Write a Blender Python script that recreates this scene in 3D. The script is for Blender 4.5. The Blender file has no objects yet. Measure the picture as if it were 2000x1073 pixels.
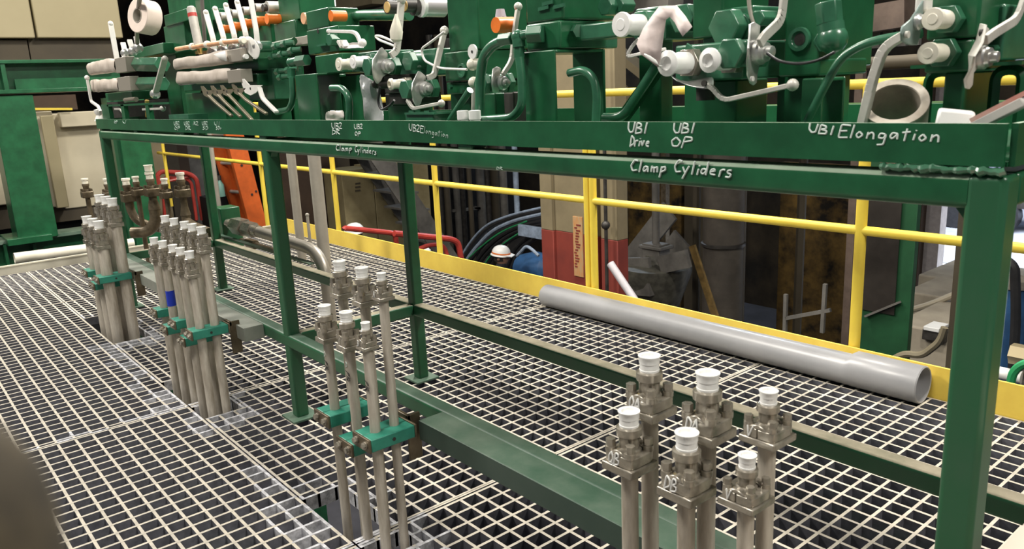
import bpy, bmesh, math, random
from mathutils import Vector, Matrix
random.seed(7)
S = bpy.context.scene
COL = S.collection
V = Vector
# ------------------------------------------------------------------ camera
CAM = V((2.55517, -1.04307, 1.11778))
F, YAW, PITCH, ROLL = 1535.85, 0.686190, -0.235258, -0.0474775
fw = V((-math.cos(YAW)*math.cos(PITCH), math.sin(YAW)*math.cos(PITCH), math.sin(PITCH)))
_r = fw.cross(V((0, 0, 1))).normalized(); _u = _r.cross(fw)
rt = math.cos(ROLL)*_r + math.sin(ROLL)*_u
up = -math.sin(ROLL)*_r + math.cos(ROLL)*_u
cd = bpy.data.cameras.new('camera'); cam = bpy.data.objects.new('camera', cd); COL.objects.link(cam)
m = Matrix((rt, up, -fw)).transposed().to_4x4(); m.translation = CAM
cam.matrix_world = m
cd.sensor_width = 36; cd.sensor_fit = 'HORIZONTAL'; cd.lens = F/2000*36; cd.clip_start = .005; cd.clip_end = 200
cd.dof.use_dof = True; cd.dof.focus_distance = 2.6; cd.dof.aperture_fstop = 11
S.camera = cam
# ------------------------------------------------------------------ world, lights, exposure
w = bpy.data.worlds.new('world'); S.world = w; w.use_nodes = True
bg = w.node_tree.nodes['Background']; bg.inputs[0].default_value = (.80, .84, .92, 1); bg.inputs[1].default_value = .11
S.view_settings.view_transform = 'Standard'; S.view_settings.look = 'None'
S.view_settings.exposure = 0.0; S.view_settings.gamma = 1; S.view_settings.use_curve_mapping = False
def area(name, loc, to, sx, sy, power, col=(1, 1, 1)):
    l = bpy.data.lights.new(name, 'AREA'); l.shape = 'RECTANGLE'; l.size = sx; l.size_y = sy; l.energy = power; l.color = col
    o = bpy.data.objects.new(name, l); COL.objects.link(o); o.location = loc
    o.rotation_euler = (V(to)-V(loc)).to_track_quat('-Z', 'Y').to_euler(); return o
WARM = (1, .95, .86)
area('high_bay_lamp', (1.4, -2.0, 4.6), (.8, -.4, 0), .8, .8, 125, WARM)
area('high_bay_lamp', (-2.4, -2.4, 4.6), (-1.6, -.8, 0), .9, .9, 215, WARM)
area('high_bay_lamp', (1.6, 3.0, 4.8), (.9, .6, 0), .9, .6, 300, WARM)
area('high_bay_lamp', (-2.6, 3.0, 5.0), (-2.6, .8, 0), .9, .6, 330, WARM)
area('high_bay_lamp', (-5.4, -.4, 5.2), (0, .2, 1.0), 1.6, 1.6, 330, WARM)
area('high_bay_lamp', (4.2, .3, 3.6), (2.0, .4, .7), .8, .8, 95, WARM)
area('daylight_doorway', (-.6, 16, 4.5), (-1.2, 16.2, -3), 7, 8, 4200, (.9, .95, 1))
area('daylight_hall', (-8.2, 10.4, 4.0), (-7.0, 7.5, -1.5), 1.2, 1.6, 260, (.72, .85, 1))
# ------------------------------------------------------------------ pixel rays -> points in the hall (2000 x 1073 frame)
def ray(x, y): return fw + rt*((x-1000)/F) + up*((536.5-y)/F)
def aY(x, y, v): d = ray(x, y); return CAM + d*((v-CAM.y)/d.y)
def aX(x, y, v): d = ray(x, y); return CAM + d*((v-CAM.x)/d.x)
def aZ(x, y, v): d = ray(x, y); return CAM + d*((v-CAM.z)/d.z)
def mpp(P): return (P-CAM).dot(fw)/F
# ------------------------------------------------------------------ materials
MATS = {}
def mat(name, col, rough=.5, metal=0., noise=0., scale=12., col2=None, bump=0., spec=.5, stretch=None, trans=0., nscale2=None, coat=0.):
    if name in MATS: return MATS[name]
    mt = bpy.data.materials.new(name); mt.use_nodes = True; nt = mt.node_tree; b = nt.nodes['Principled BSDF']
    b.inputs['Base Color'].default_value = (*col, 1); b.inputs['Roughness'].default_value = rough
    b.inputs['Metallic'].default_value = metal; b.inputs['Specular IOR Level'].default_value = spec
    if trans: b.inputs['Transmission Weight'].default_value = trans
    if coat: b.inputs['Coat Weight'].default_value = coat; b.inputs['Coat Roughness'].default_value = .15
    if noise or bump or col2:
        tc = nt.nodes.new('ShaderNodeTexCoord'); mp = nt.nodes.new('ShaderNodeMapping')
        if stretch: mp.inputs['Scale'].default_value = stretch
        nt.links.new(tc.outputs['Object'], mp.inputs[0])
        n = nt.nodes.new('ShaderNodeTexNoise'); n.inputs['Scale'].default_value = scale; n.inputs['Detail'].default_value = 6; n.inputs['Roughness'].default_value = .62
        nt.links.new(mp.outputs[0], n.inputs[0])
        cr = nt.nodes.new('ShaderNodeValToRGB'); cr.color_ramp.elements[0].position = .36; cr.color_ramp.elements[1].position = .66
        c2 = col2 or tuple(c*(1-noise) for c in col); c1 = col if col2 else tuple(min(1, c*(1+noise*.6)) for c in col)
        cr.color_ramp.elements[0].color = (*c2, 1); cr.color_ramp.elements[1].color = (*c1, 1)
        nt.links.new(n.outputs[0], cr.inputs[0]); nt.links.new(cr.outputs[0], b.inputs['Base Color'])
        if bump:
            bp = nt.nodes.new('ShaderNodeBump'); bp.inputs['Strength'].default_value = bump; bp.inputs['Distance'].default_value = .004
            nt.links.new(n.outputs[0], bp.inputs['Height']); nt.links.new(bp.outputs[0], b.inputs['Normal'])
    MATS[name] = mt; return mt
GREEN = mat('green_paint', (.014, .105, .042), .30, noise=.28, scale=9, coat=.12)
GREEN2 = mat('worn_green_paint', (.015, .105, .043), .34, scale=7, col2=(.030, .110, .055), coat=.1)
DUSTY = mat('dusty_green_paint', (.15, .21, .16), .5, scale=6, col2=(.05, .115, .075), bump=.15)
LGREEN = mat('valve_green_paint', (.035, .150, .080), .3, noise=.25, scale=20, coat=.4)
TEAL = mat('teal_plastic', (.03, .235, .165), .42, noise=.2, scale=25)
STEEL = mat('pickled_steel_pipe', (.66, .61, .53), .5, metal=.1, scale=42, col2=(.36, .31, .245), stretch=(1, 1, .14), bump=.08)
BROWNST = mat('brown_steel_pipe', (.20, .16, .105), .38, metal=.5, scale=14, col2=(.085, .065, .04))
NICKEL = mat('zinc_nickel', (.38, .345, .285), .24, metal=.55, noise=.25, scale=70, coat=.6)
ZINC = mat('zinc_plate', (.62, .62, .60), .33, metal=.75, noise=.25, scale=16)
LEVER = mat('lever_grey', (.58, .56, .51), .42, metal=.15, noise=.15, scale=20)
LEVERW = mat('lever_white', (.80, .78, .74), .4, noise=.08, scale=20)
DARKST = mat('dark_steel', (.06, .055, .05), .5, metal=.4, noise=.4, scale=12)
CAPW = mat('clear_plastic_cap', (.88, .88, .86), .25, trans=0, noise=.05, scale=8)
CAPY = mat('yellowed_plastic_cap', (.82, .78, .66), .3, trans=0, noise=.1, scale=8)
ORANGE = mat('orange_plastic', (.86, .20, .025), .4, noise=.15, scale=20)
PEACH = mat('peach_plastic', (.75, .40, .22), .45, noise=.2, scale=20)
YELLOW = mat('yellow_paint', (.86, .66, .075), .42, scale=5, col2=(.78, .57, .07), bump=.05)
YBOARD = mat('yellow_toe_board', (.90, .67, .11), .5, scale=7, col2=(.80, .57, .09), bump=.05)
GRATE = mat('dusty_grating_top', (.60, .55, .455), .8, scale=30, col2=(.43, .395, .335), bump=.2)
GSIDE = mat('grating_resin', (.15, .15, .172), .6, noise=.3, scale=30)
DUST = mat('settled_dust', (.36, .315, .23), .9, scale=12, col2=(.22, .205, .14))
CHANF = mat('shaded_channel_paint', (.055, .085, .068), .5, scale=5, col2=(.04, .07, .054))  # shade painted in: darker copy of the dusty green for the channel sides
CUT = mat('sawn_resin', (.56, .56, .59), .9, noise=.45, scale=45)
PVC = mat('grey_pvc', (.40, .40, .415), .3, scale=5, col2=(.34, .34, .355), bump=.03)
CREAM = mat('cream_paint', (.38, .325, .195), .6, scale=1.2, col2=(.34, .29, .17))
CREAM2 = mat('pale_cream_paint', (.60, .54, .40), .6, scale=1.6, col2=(.52, .46, .33))
UMBER = mat('umber_paint', (.085, .068, .042), .7, scale=2, col2=(.06, .048, .032))
RUSTW = mat('rusty_wall', (.055, .040, .022), .8, scale=1.6, col2=(.008, .006, .004), bump=.3)
RUSTY = mat('ochre_rust', (.21, .125, .03), .9, scale=3.2, col2=(.010, .007, .004), bump=.3)
BROWNP = mat('brown_panel', (.058, .034, .02), .7, noise=.3, scale=2)
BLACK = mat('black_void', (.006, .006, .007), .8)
CABLE = mat('black_cable', (.02, .02, .022), .42, noise=.3)
CABLEB = mat('blue_grey_cable_sheen', (.36, .44, .56), .3, noise=.3)  # bluish cable tone, lightened so the daylight sheen is in the colour
CABLEG = mat('green_hose', (.03, .33, .12), .4, noise=.2)
WHITE = mat('white_plastic', (.82, .82, .80), .4, noise=.05, scale=6)
RED = mat('red_paint', (.52, .06, .045), .4, noise=.2, scale=8)
COLRED = mat('column_red', (.27, .045, .03), .65, scale=3, col2=(.20, .035, .026))
COLTAN = mat('column_tan', (.27, .22, .13), .7, scale=3, col2=(.21, .17, .10))
LADDER = mat('orange_fibreglass', (.72, .14, .025), .45, noise=.18, scale=6)
ALU = mat('aluminium', (.55, .53, .48), .4, metal=.5, noise=.2)
GREYST = mat('grey_steel', (.16, .15, .135), .6, noise=.35, scale=4)
GREYP = mat('grey_pipe_paint', (.36, .33, .28), .5, scale=8, col2=(.29, .265, .225))
BLUE = mat('blue_tape', (.01, .04, .52), .5)
BLUEP = mat('blue_paint', (.03, .10, .24), .45, noise=.3, scale=5)
CONC = mat('concrete', (.40, .35, .27), .85, scale=3, col2=(.30, .26, .20), bump=.2)
DCONC = mat('dark_concrete', (.060, .060, .072), .85, scale=2, col2=(.035, .035, .043))
APRON = mat('sunlit_concrete', (.82, .84, .88), .9, noise=.05, scale=2)
ASPH = mat('grey_asphalt', (.30, .32, .38), .9, noise=.15, scale=4)
TAPE = mat('masking_tape', (.56, .49, .43), .6, scale=14, col2=(.44, .38, .32), bump=.2)
PINK = mat('pale_pink_tape', (.78, .66, .58), .6, noise=.1, scale=10)
DUCT = mat('white_duct_tape', (.74, .645, .62), .5, scale=22, col2=(.58, .48, .45), bump=.2)
EDGEHI = mat('dusty_highlight_edge', (.32, .40, .31), .7, scale=10, col2=(.20, .30, .20))  # pale dusty tone with the bright edge highlight painted into the colour
CHALK = mat('chalk_line', (.70, .78, .74), .9)
CHALKD = mat('faint_chalk_line', (.40, .52, .45), .9)
INK = mat('black_marker', (.02, .02, .02), .8)
SKIN = mat('skin', (.42, .24, .16), .55)
COAT = mat('work_coat', (.05, .055, .07), .8, noise=.3)
COATB = mat('dark_work_trousers', (.03, .032, .045), .8)
BRASS = mat('brass', (.60, .40, .12), .35, metal=.7)
FILM = mat('clear_film', (.66, .67, .68), .25, trans=.45, noise=.35, scale=9, bump=.5)
CANVAS = mat('olive_brown_canvas', (.060, .046, .024), .9, scale=60, col2=(.022, .017, .010), bump=.2)
CARD = mat('pale_carton', (.50, .43, .36), .8, noise=.08, scale=6)
STICK = mat('orange_sticker', (.62, .27, .09), .6, scale=60, col2=(.50, .36, .20), stretch=(1, 1, .25))
GLASS = mat('dark_window', (.035, .030, .026), .12, noise=.4, scale=2)
# ------------------------------------------------------------------ mesh builder
def frame(d):
    d = V(d).normalized(); a = V((0, 0, 1)) if abs(d.z) < .9 else V((1, 0, 0))
    x = d.cross(a).normalized(); return x, d.cross(x).normalized(), d
def fillet(pts, r, k=5):
    pts = [V(p) for p in pts]; out = [pts[0]]
    for a, b, c in zip(pts, pts[1:], pts[2:]):
        d1 = (a-b); d2 = (c-b); q = min(r, d1.length*.48, d2.length*.48)
        p1 = b+d1.normalized()*q; p2 = b+d2.normalized()*q
        for i in range(k+1):
            t = i/k; out.append(p1*(1-t)**2 + b*2*t*(1-t) + p2*t*t)
    out.append(pts[-1]); return out
WL = {}
class MB:
    def __init__(s): s.v = []; s.f = []; s.mi = []; s.cur = 0
    def add(s, vs, fs):
        n = len(s.v); s.v += [tuple(q) for q in vs]; s.f += [tuple(i+n for i in f) for f in fs]; s.mi += [s.cur]*len(fs); return s
    def box(s, lo, hi):
        (a, b, c), (d, e, f) = lo, hi
        return s.add([(a,b,c),(d,b,c),(d,e,c),(a,e,c),(a,b,f),(d,b,f),(d,e,f),(a,e,f)],
                     [(3,2,1,0),(4,5,6,7),(0,1,5,4),(1,2,6,5),(2,3,7,6),(3,0,4,7)])
    def obox(s, c, x, y, z):            # centre, three half-axis vectors
        c, x, y, z = V(c), V(x), V(y), V(z)
        P = [c+i*x+j*y+k*z for k in (-1, 1) for i, j in ((-1,-1),(1,-1),(1,1),(-1,1))]
        return s.add(P, [(3,2,1,0),(4,5,6,7),(0,1,5,4),(1,2,6,5),(2,3,7,6),(3,0,4,7)])
    def bar(s, a, b, w, t, side=None):  # flat bar between two points
        a, b = V(a), V(b); d = (b-a); x, y, z = frame(d)
        if side is not None:
            y = V(side); y = (y-z*y.dot(z)).normalized(); x = y.cross(z)
        return s.obox((a+b)/2, x*w/2, y*t/2, d/2)
    def lathe(s, o, d, prof, n=18):
        x, y, z = frame(d); o = V(o); vs = []; fs = []
        for t, r in prof:
            for i in range(n):
                a = 2*math.pi*i/n; vs.append(o+z*t+(x*math.cos(a)+y*math.sin(a))*r)
        for j in range(len(prof)-1):
            for i in range(n):
                k = (i+1) % n; fs.append((j*n+i, j*n+k, (j+1)*n+k, (j+1)*n+i))
        if prof[0][1] > 1e-6: fs.append(tuple(range(n-1, -1, -1)))
        if prof[-1][1] > 1e-6: fs.append(tuple((len(prof)-1)*n+i for i in range(n)))
        return s.add(vs, fs)
    def cyl(s, a, b, r, n=16, r2=None):
        a, b = V(a), V(b); return s.lathe(a, b-a, [(0, r), ((b-a).length, r if r2 is None else r2)], n)
    def hexn(s, a, b, r): return s.cyl(a, b, r, 6)
    def hollow(s, a, b, r, ri, n=28):
        a, b = V(a), V(b); L = (b-a).length
        x, y, z = frame(b-a); vs = []; fs = []
        pr = [(0, r), (L, r), (L, ri), (0, ri)]
        for t, q in pr:
            for i in range(n):
                an = 2*math.pi*i/n; vs.append(a+z*t+(x*math.cos(an)+y*math.sin(an))*q)
        for j in range(4):
            for i in range(n):
                k = (i+1) % n; J = (j+1) % 4; fs.append((j*n+i, j*n+k, J*n+k, J*n+i))
        return s.add(vs, fs)
    def sph(s, c, r, n=14, sz=1):
        pr = [(-r*sz*math.cos(math.pi*j/8), r*math.sin(math.pi*j/8)) for j in range(9)]
        return s.lathe(c, (0, 0, 1), pr, n)
    def tube(s, pts, r, n=10, caps=True):
        pts = [V(q) for q in pts]; vs = []; fs = []; N = len(pts)
        t0 = (pts[1]-pts[0]).normalized(); x, y, _ = frame(t0)
        for i, q in enumerate(pts):
            t = (pts[min(i+1, N-1)]-pts[max(i-1, 0)]).normalized()
            ax = t0.cross(t)
            if ax.length > 1e-7:
                R = Matrix.Rotation(t0.angle(t), 3, ax.normalized()); x = R @ x; y = R @ y
            t0 = t; rr = r[i] if isinstance(r, (list, tuple)) else r
            for k in range(n):
                a = 2*math.pi*k/n; vs.append(q+(x*math.cos(a)+y*math.sin(a))*rr)
        for i in range(N-1):
            for k in range(n):
                j = (k+1) % n; fs.append((i*n+k, i*n+j, (i+1)*n+j, (i+1)*n+k))
        if caps: fs += [tuple(range(n-1, -1, -1)), tuple((N-1)*n+k for k in range(n))]
        return s.add(vs, fs)
    def prism(s, poly, ext):
        poly = [V(q) for q in poly]; e = V(ext); n = len(poly)
        return s.add(poly+[q+e for q in poly], [tuple(range(n-1, -1, -1)), tuple(range(n, 2*n))] +
                     [(i, (i+1) % n, (i+1) % n+n, i+n) for i in range(n)])
    def sheet(s, rows, th=0):           # grid of points, optionally given thickness
        n = len(rows[0]); vs = [q for r in rows for q in r]; fs = []
        for j in range(len(rows)-1):
            for i in range(n-1): fs.append((j*n+i, j*n+i+1, (j+1)*n+i+1, (j+1)*n+i))
        return s.add(vs, fs)
    def rtube(s, x0, x1, y0, y1, z0, z1, r, k=5):   # square tube along X with rounded corners
        pr = []
        for cy, cz, a0 in ((y1-r, z1-r, 0), (y0+r, z1-r, 90), (y0+r, z0+r, 180), (y1-r, z0+r, 270)):
            for i in range(k+1): a = math.radians(a0+90*i/k); pr.append((cy+r*math.cos(a), cz+r*math.sin(a)))
        n = len(pr); return s.add([(x0, y, z) for y, z in pr]+[(x1, y, z) for y, z in pr], [tuple(range(n)), tuple(range(2*n-1, n-1, -1))]+[(i, (i+1) % n, (i+1) % n+n, i+n) for i in range(n)])
    def build(s, name, mt, parent=None, label=None, bevel=0, seg=2, thick=0, subs=0, sharp=35):
        me = bpy.data.meshes.new(name); vs = s.v
        if parent is not None: org = WL[parent.name]
        else:
            xs, ys, zs = zip(*vs); org = V(((min(xs)+max(xs))/2, (min(ys)+max(ys))/2, min(zs)))
        me.from_pydata([tuple(V(q)-org) for q in vs], [], s.f); me.validate()
        bm = bmesh.new(); bm.from_mesh(me); bmesh.ops.recalc_face_normals(bm, faces=bm.faces); bm.to_mesh(me); bm.free()
        for mm in (mt if isinstance(mt, (list, tuple)) else [mt]): me.materials.append(mm)
        for p, i in zip(me.polygons, s.mi): p.material_index = i; p.use_smooth = True
        me.set_sharp_from_angle(angle=math.radians(sharp))
        o = bpy.data.objects.new(name, me); COL.objects.link(o); WL[o.name] = org
        if parent is not None: o.parent = parent
        else: o.location = org
        if label: o['label'] = label
        if thick:
            k = o.modifiers.new('solid', 'SOLIDIFY'); k.thickness = thick; k.offset = 0
        if subs:
            k = o.modifiers.new('sub', 'SUBSURF'); k.levels = k.render_levels = subs
        if bevel:
            k = o.modifiers.new('bevel', 'BEVEL'); k.width = bevel; k.segments = seg; k.limit_method = 'ANGLE'; k.angle_limit = math.radians(40)
        return o
def thing(name, label, cat, loc, group=None):
    o = bpy.data.objects.new(name, None); COL.objects.link(o); o.location = loc; WL[o.name] = V(loc)
    o.empty_display_size = .05
    o['label'] = label; o['category'] = cat
    if group: o['group'] = group
    return o
def tag(o, label, cat, group=None, kind=None):
    if kind: o['kind'] = kind
    else: o['label'] = label; o['category'] = cat
    if label: o['label'] = label
    if group: o['group'] = group
    return o
def dup(root, delta, label, group=None):
    def cp(o, par):
        c = o.copy(); COL.objects.link(c)
        if par is not None: c.parent = par
        for ch in o.children: cp(ch, c)
        return c
    r = cp(root, None); r.location = root.location + V(delta); WL[r.name] = V(r.location); r['label'] = label
    if group: r['group'] = group
    return r
# ------------------------------------------------------------------ setting: mill floor far below, walls
def struct(name, mb, mt, label=None):
    o = mb.build(name, mt); o['kind'] = 'structure'
    if label: o['label'] = label
    return o
struct('floor', MB().box((-30, -8, -2.9), (8, 10.6, -2.8)), DCONC)
XJ = aY(1792, 480, 10.6).x
struct('wall_back', MB().box((-30, 10.6, -2.8), (XJ, 10.9, 9)).box((XJ, 10.6, .25), (1.0, 10.9, 9)).box((1.0, 10.6, -2.8), (8, 10.9, 9)), RUSTW)
struct('wall_left', MB().box((-30.3, -8, -2.8), (-30, 10.9, 9)), RUSTW)
# ------------------------------------------------------------------ grating platform
G = .0546; GX0 = -3.827; GY0 = -.238
def cut(a, b, holes):
    seg = [(a, b)]
    for h0, h1 in holes:
        out = []
        for s0, s1 in seg:
            if h1 <= s0 or h0 >= s1: out.append((s0, s1)); continue
            if h0 > s0: out.append((s0, h0))
            if h1 < s1: out.append((h1, s1))
        seg = out
    return seg
def panel(label, x0, x1, y0, y1, holes=(), dust=()):
    mb = MB(); wd = .0043; h = -.042
    n = int(math.floor((x1-x0)/G)); k = int(math.floor((y1-y0)/G))
    xs = [x0+wd+i*G for i in range(n+1) if x0+i*G < x1-.012]+[x1-wd]
    ys = sorted([y1-wd-i*G for i in range(k+1) if y1-i*G > y0+.012]+[y0+wd])
    rg = random.Random(label)
    def dusty(x, y): return any(q[0]-.02 < x < q[1]+.02 and q[2]-.02 < y < q[3]+.02 and rg.random() < q[4] for q in dust)
    def split(a, b, marks):
        c = [a]+[q for q in marks if a+.004 < q < b-.004]+[b]; return list(zip(c, c[1:]))
    for x in xs:
        near = any(q[0]-.06 < x < q[1]+.06 for q in dust)
        for a, b in cut(y0, y1, [(hy0, hy1) for hx0, hx1, hy0, hy1 in holes if hx0 < x < hx1]):
            for c, d in (split(a, b, ys) if near else [(a, b)]):
                mb.cur = 1 if near and dusty(x, (c+d)/2) else 0; mb.box((x-wd, c, h), (x+wd, d, 0))
    for y in ys:
        near = any(q[2]-.06 < y < q[3]+.06 for q in dust)
        for a, b in cut(x0, x1, [(hx0, hx1) for hx0, hx1, hy0, hy1 in holes if hy0 < y < hy1]):
            for c, d in (split(a, b, xs) if near else [(a, b)]):
                mb.cur = 1 if near and dusty((c+d)/2, y) else 0; mb.box((c, y-wd, h), (d, y+wd, -.0004))
    mb.cur = 1
    for hx0, hx1, hy0, hy1 in holes:        # bare sawn ends round the pipe openings
        for (a, b, c, d) in ((hx0-.009, hx0, hy0, hy1), (hx1, hx1+.009, hy0, hy1), (hx0-.009, hx1+.009, hy1, hy1+.009)):
            mb.box((a, c, h-.001), (b, d, -.0006))
    o = mb.build('grating_panel', [GRATE, CUT, GSIDE], sharp=30)
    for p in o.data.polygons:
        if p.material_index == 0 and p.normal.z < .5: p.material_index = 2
    return tag(o, label, 'grating', 'moulded grating floor panels')
HB = [(-2.1, -1.47, -.24, -.07), (-.73, -.215, -.24, -.10), (.585, 1.0, -.24, -.115), (1.70, 2.12, -.24, -.115)]
SX = [-3.822, -2.602, -.382, .895, 3.4]
fl = ['grating panel along the front edge beside the white tube, farthest from the camera',
      'long front grating panel left of both far pipe clusters',
      'front grating panel at lower left, ending at a white sawn edge by clamped pipes',
      'front grating panel under the bottom edge of the picture, nearest the camera']
bl = ['grating panel beneath the far end of the green stand, next to the curb',
      'grating panel under the left bay of the stand with two sawn openings',
      'grating panel under the middle of the stand with the teal clamped pipes opening',
      'grating panel under the right bay of the stand, below the grey plastic pipe end']
for i in range(4):
    a, b = SX[i]+.003, SX[i+1]-.003
    ds = []
    if i == 1: ds = [(-1.5, -.38, -.31, -.24, .55), (-.42, -.38, -2.0, -.24, .5)]
    if i == 2: ds = [(.30, .90, -.30, -.24, .6), (.55, .90, -.36, -.30, .3), (-.382, -.1, -.29, -.24, .45)]
    if i == 3: ds = [(.895, 1.2, -.32, -.24, .4)]
    panel(fl[i], a, b, -2.62, -.2425, (), ds)
    hs = [(max(q[0], a+.02), min(q[1], b-.02), -.2375, q[3]) for q in HB if q[1] > a and q[0] < b]
    db = [(q[0]-.08, q[0], -.24, q[3]+.02, .45) for q in hs]+[(q[1], q[1]+.12, -.24, q[3]+.02, .6) for q in hs]+[(q[0], q[1], q[3], q[3]+.05, .4) for q in hs]
    panel(bl[i], a, b, -.2375, 1.672, hs, db)
t = thing('platform_steelwork', 'green steel beams carrying the grating platform over the mill floor', 'steelwork', (-.5, 0, -.3))
for y in (-2.5, -.45, .75, 1.6): MB().box((-3.82, y-.05, -.055), (3.4, y+.05, -.044)).box((-3.82, y-.006, -.24), (3.4, y+.006, -.055)).box((-3.82, y-.05, -.25), (3.4, y+.05, -.24)).build('beam', GREEN, t)
for x in (-2.602, -.382, .895): MB().box((x-.04, -2.4, -.054), (x+.04, -.3, -.0445)).box((x-.04, -.06, -.054), (x+.04, 1.6, -.0445)).box((x-.005, -2.4, -.2), (x+.005, -.3, -.054)).box((x-.005, -.06, -.2), (x+.005, 1.6, -.054)).build('cross_beam', GREEN, t)
for x in (-3.6, 3.2):
    for y in (-2.45, 1.6): MB().box((x-.06, y-.06, -2.8), (x+.06, y+.06, -.25)).build('column', GREEN, t)
t = thing('end_curb', 'pale grey steel toe curb closing the far end of the grating', 'curb', (-3.83, -.4, -.05))
MB().box((-3.838, -2.62, -.05), (-3.826, 1.70, .055)).build('curb_plate', mat('curb_grey', (.42, .40, .33), .6, noise=.12, scale=4), t)
MB().box((-3.842, -2.62, .055), (-3.822, 1.70, .064)).build('curb_lip', mat('curb_edge', (.66, .62, .50), .6, noise=.1, scale=6), t)
# ------------------------------------------------------------------ guardrail
YH = 1.707
g = thing('guardrail', 'yellow pipe guardrail with toe board along the back edge of the platform', 'railing', (-1, YH, 0))
posts = [-6.98, -5.6, -4.222, -2.862, -1.511, -.188, -.148, 1.200, 2.56]
for x in posts:
    mb = MB().cyl((x, YH, -.06), (x, YH, 1.067), .0205 if x > .9 else .0185, 14)
    mb.build('post', YELLOW, g)
for z, n in ((1.067, 'top_rail'), (.5514, 'mid_rail')):
    MB().cyl((-7.2, YH, z), (-.188, YH, z), .0175, 16).build(n, YELLOW, g)
    MB().cyl((-.148, YH, z), (3.2, YH, z), .0175, 16).build(n, YELLOW, g)
MB().box((-3.85, YH-.031, -.004), (3.2, YH-.0225, .115)).build('toe_board', YBOARD, g, bevel=.001)
# ------------------------------------------------------------------ valve stand
T = .0466; ZB0, ZB1, ZL0, ZL1 = .9434, .9864, .997, 1.0481
XA, XB, XC = -2.168, 0.0, 2.1677; YR = .5155
b = thing('valve_stand', 'long green welded tube stand carrying the hydraulic valves, chalk writing on its front', 'stand', (0, .28, 0))
for x in (XA, XB, XC):
    for y in (0, YR):
        e_ = .0006 if x == XB else 0
        p = MB().box((x+e_, y+e_, .004), (x+T-e_, y+T-e_, ZB0+.02 if x == XB else ZB1)).build('post', GREEN2 if y == 0 else GREEN, b, bevel=.008, seg=4)
        MB().box((x-.028, y-.028, 0), (x+T+.028, y+T+.028, .008)).build('foot_plate', DUSTY, p, bevel=.001)
for y, n in ((0, 'front_beam'), (YR, 'rear_beam')):
    o = MB().rtube(XA+T-.004, XC+.004, y+.0004, y+T-.0004, ZB0, ZB1, .0095).build(n, [GREEN, EDGEHI], b)
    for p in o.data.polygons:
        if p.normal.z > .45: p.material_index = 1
for x in (XA, XB, XC):
    MB().box((x+.002, T, ZB0), (x+T-.002, YR, ZB1)).build('end_beam', GREEN, b, bevel=.007, seg=3)
    MB().box((x+.002, T, .267), (x+T-.002, YR, .3132)).build('base_cross_rail', [GREEN2, DUST], b, bevel=.007, seg=3)
MB().box((XA+T, 0, .267), (XC, T, .3132)).build('base_rail', [GREEN2, DUSTY], b, bevel=.008, seg=4, label='dusty front base rail')
MB().box((XA+T, YR, .267), (XC, YR+T, .3132)).build('base_rail', [GREEN2, DUST], b, bevel=.008, seg=4)
for x in (XC, XB+T):    # corner weld fillets under the front beam
    s = -1 if x == XC else 1
    MB().prism([(x, .012, ZB0), (x+s*.013, .012, ZB0), (x, .012, ZB0-.016)], (0, .022, 0)).build('corner_weld', GREEN, b)
tr = MB().box((XA-.012, -.001, ZL0), (XC+T-.006, .006, ZL1)).box((XA-.012, YR+T-.006, ZL0), (XC+T, YR+T, ZL1))
tr.box((XA-.012, .006, ZL0), (XA-.004, YR+T-.006, ZL1)).box((XC+T-.004, .010, ZL0), (XC+T+.003, YR+T-.006, ZL1)).box((XA-.004, .006, ZL0), (XC+T-.004, YR+T-.006, ZL0+.006))
o = tr.build('drip_tray', [GREEN, EDGEHI], b)
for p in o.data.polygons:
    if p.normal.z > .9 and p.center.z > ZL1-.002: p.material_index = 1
for x in (-2.12, -1.47, -.8, .015, 1.132, 2.145): MB().box((x-.026, .004, ZB1-.001), (x+.026, T, ZL0+.001)).build('tray_pad', GREEN, b, bevel=.003)
rw = random.Random(3); nw = 34
MB().tube([(2.062+i*.0045, .0005+rw.uniform(-.0012, .0012), ZL0-.0055+rw.uniform(-.0012, .0012)) for i in range(nw)], [.0035+rw.uniform(0, .0032) for i in range(nw)], 8).build('weld_bead', mat('glossy_weld_green', (.05, .16, .09), .2, coat=.8), b)
for o in list(b.children):              # dust lies on the upward faces of the low rails
    if o.name.startswith('base_') and len(o.data.materials) > 1:
        for p in o.data.polygons:
            if p.normal.z > .9: p.material_index = 1
for i, (x0, x1) in enumerate(((.975, 2.2), (-2.10, -.165))):
    c = MB().box((x0, -.075, .2614), (x1, -.0725, .3132)).box((x0, -.0725, .3107), (x1, -.001, .3132)).box((x0, -.0725, .2614), (x1, -.001, .264)).box((x0, -.0035, .264), (x1, -.001, .3107)).box((x0, -.0725, .264), (x0+.003, -.0035, .3107)).box((x1-.003, -.0725, .264), (x1, -.0035, .3107))
    oc_ = c.build('support_channel', [CHANF, DUSTY] if i == 0 else mat('galvanised', (.36, .37, .33), .5, metal=.3, scale=5, col2=(.22, .26, .215)), b, bevel=.001, label='dusty green channel along the base rail' if i == 0 else 'grey channel along the base rail')
    for p in oc_.data.polygons:
        if i == 0 and p.normal.z > .9: p.material_index = 1
for x in (.965, -.235, -1.47):
    MB().box((x-.012, -.098, .205), (x-.004, -.06, .328)).build('bracket_plate', BROWNST, b, bevel=.002, label='rusty bracket plate at the clamps')
    MB().box((x-.06, -.098, .31), (x-.004, -.088, .328)).build('bracket_plate', BROWNST, b, bevel=.002)
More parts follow.
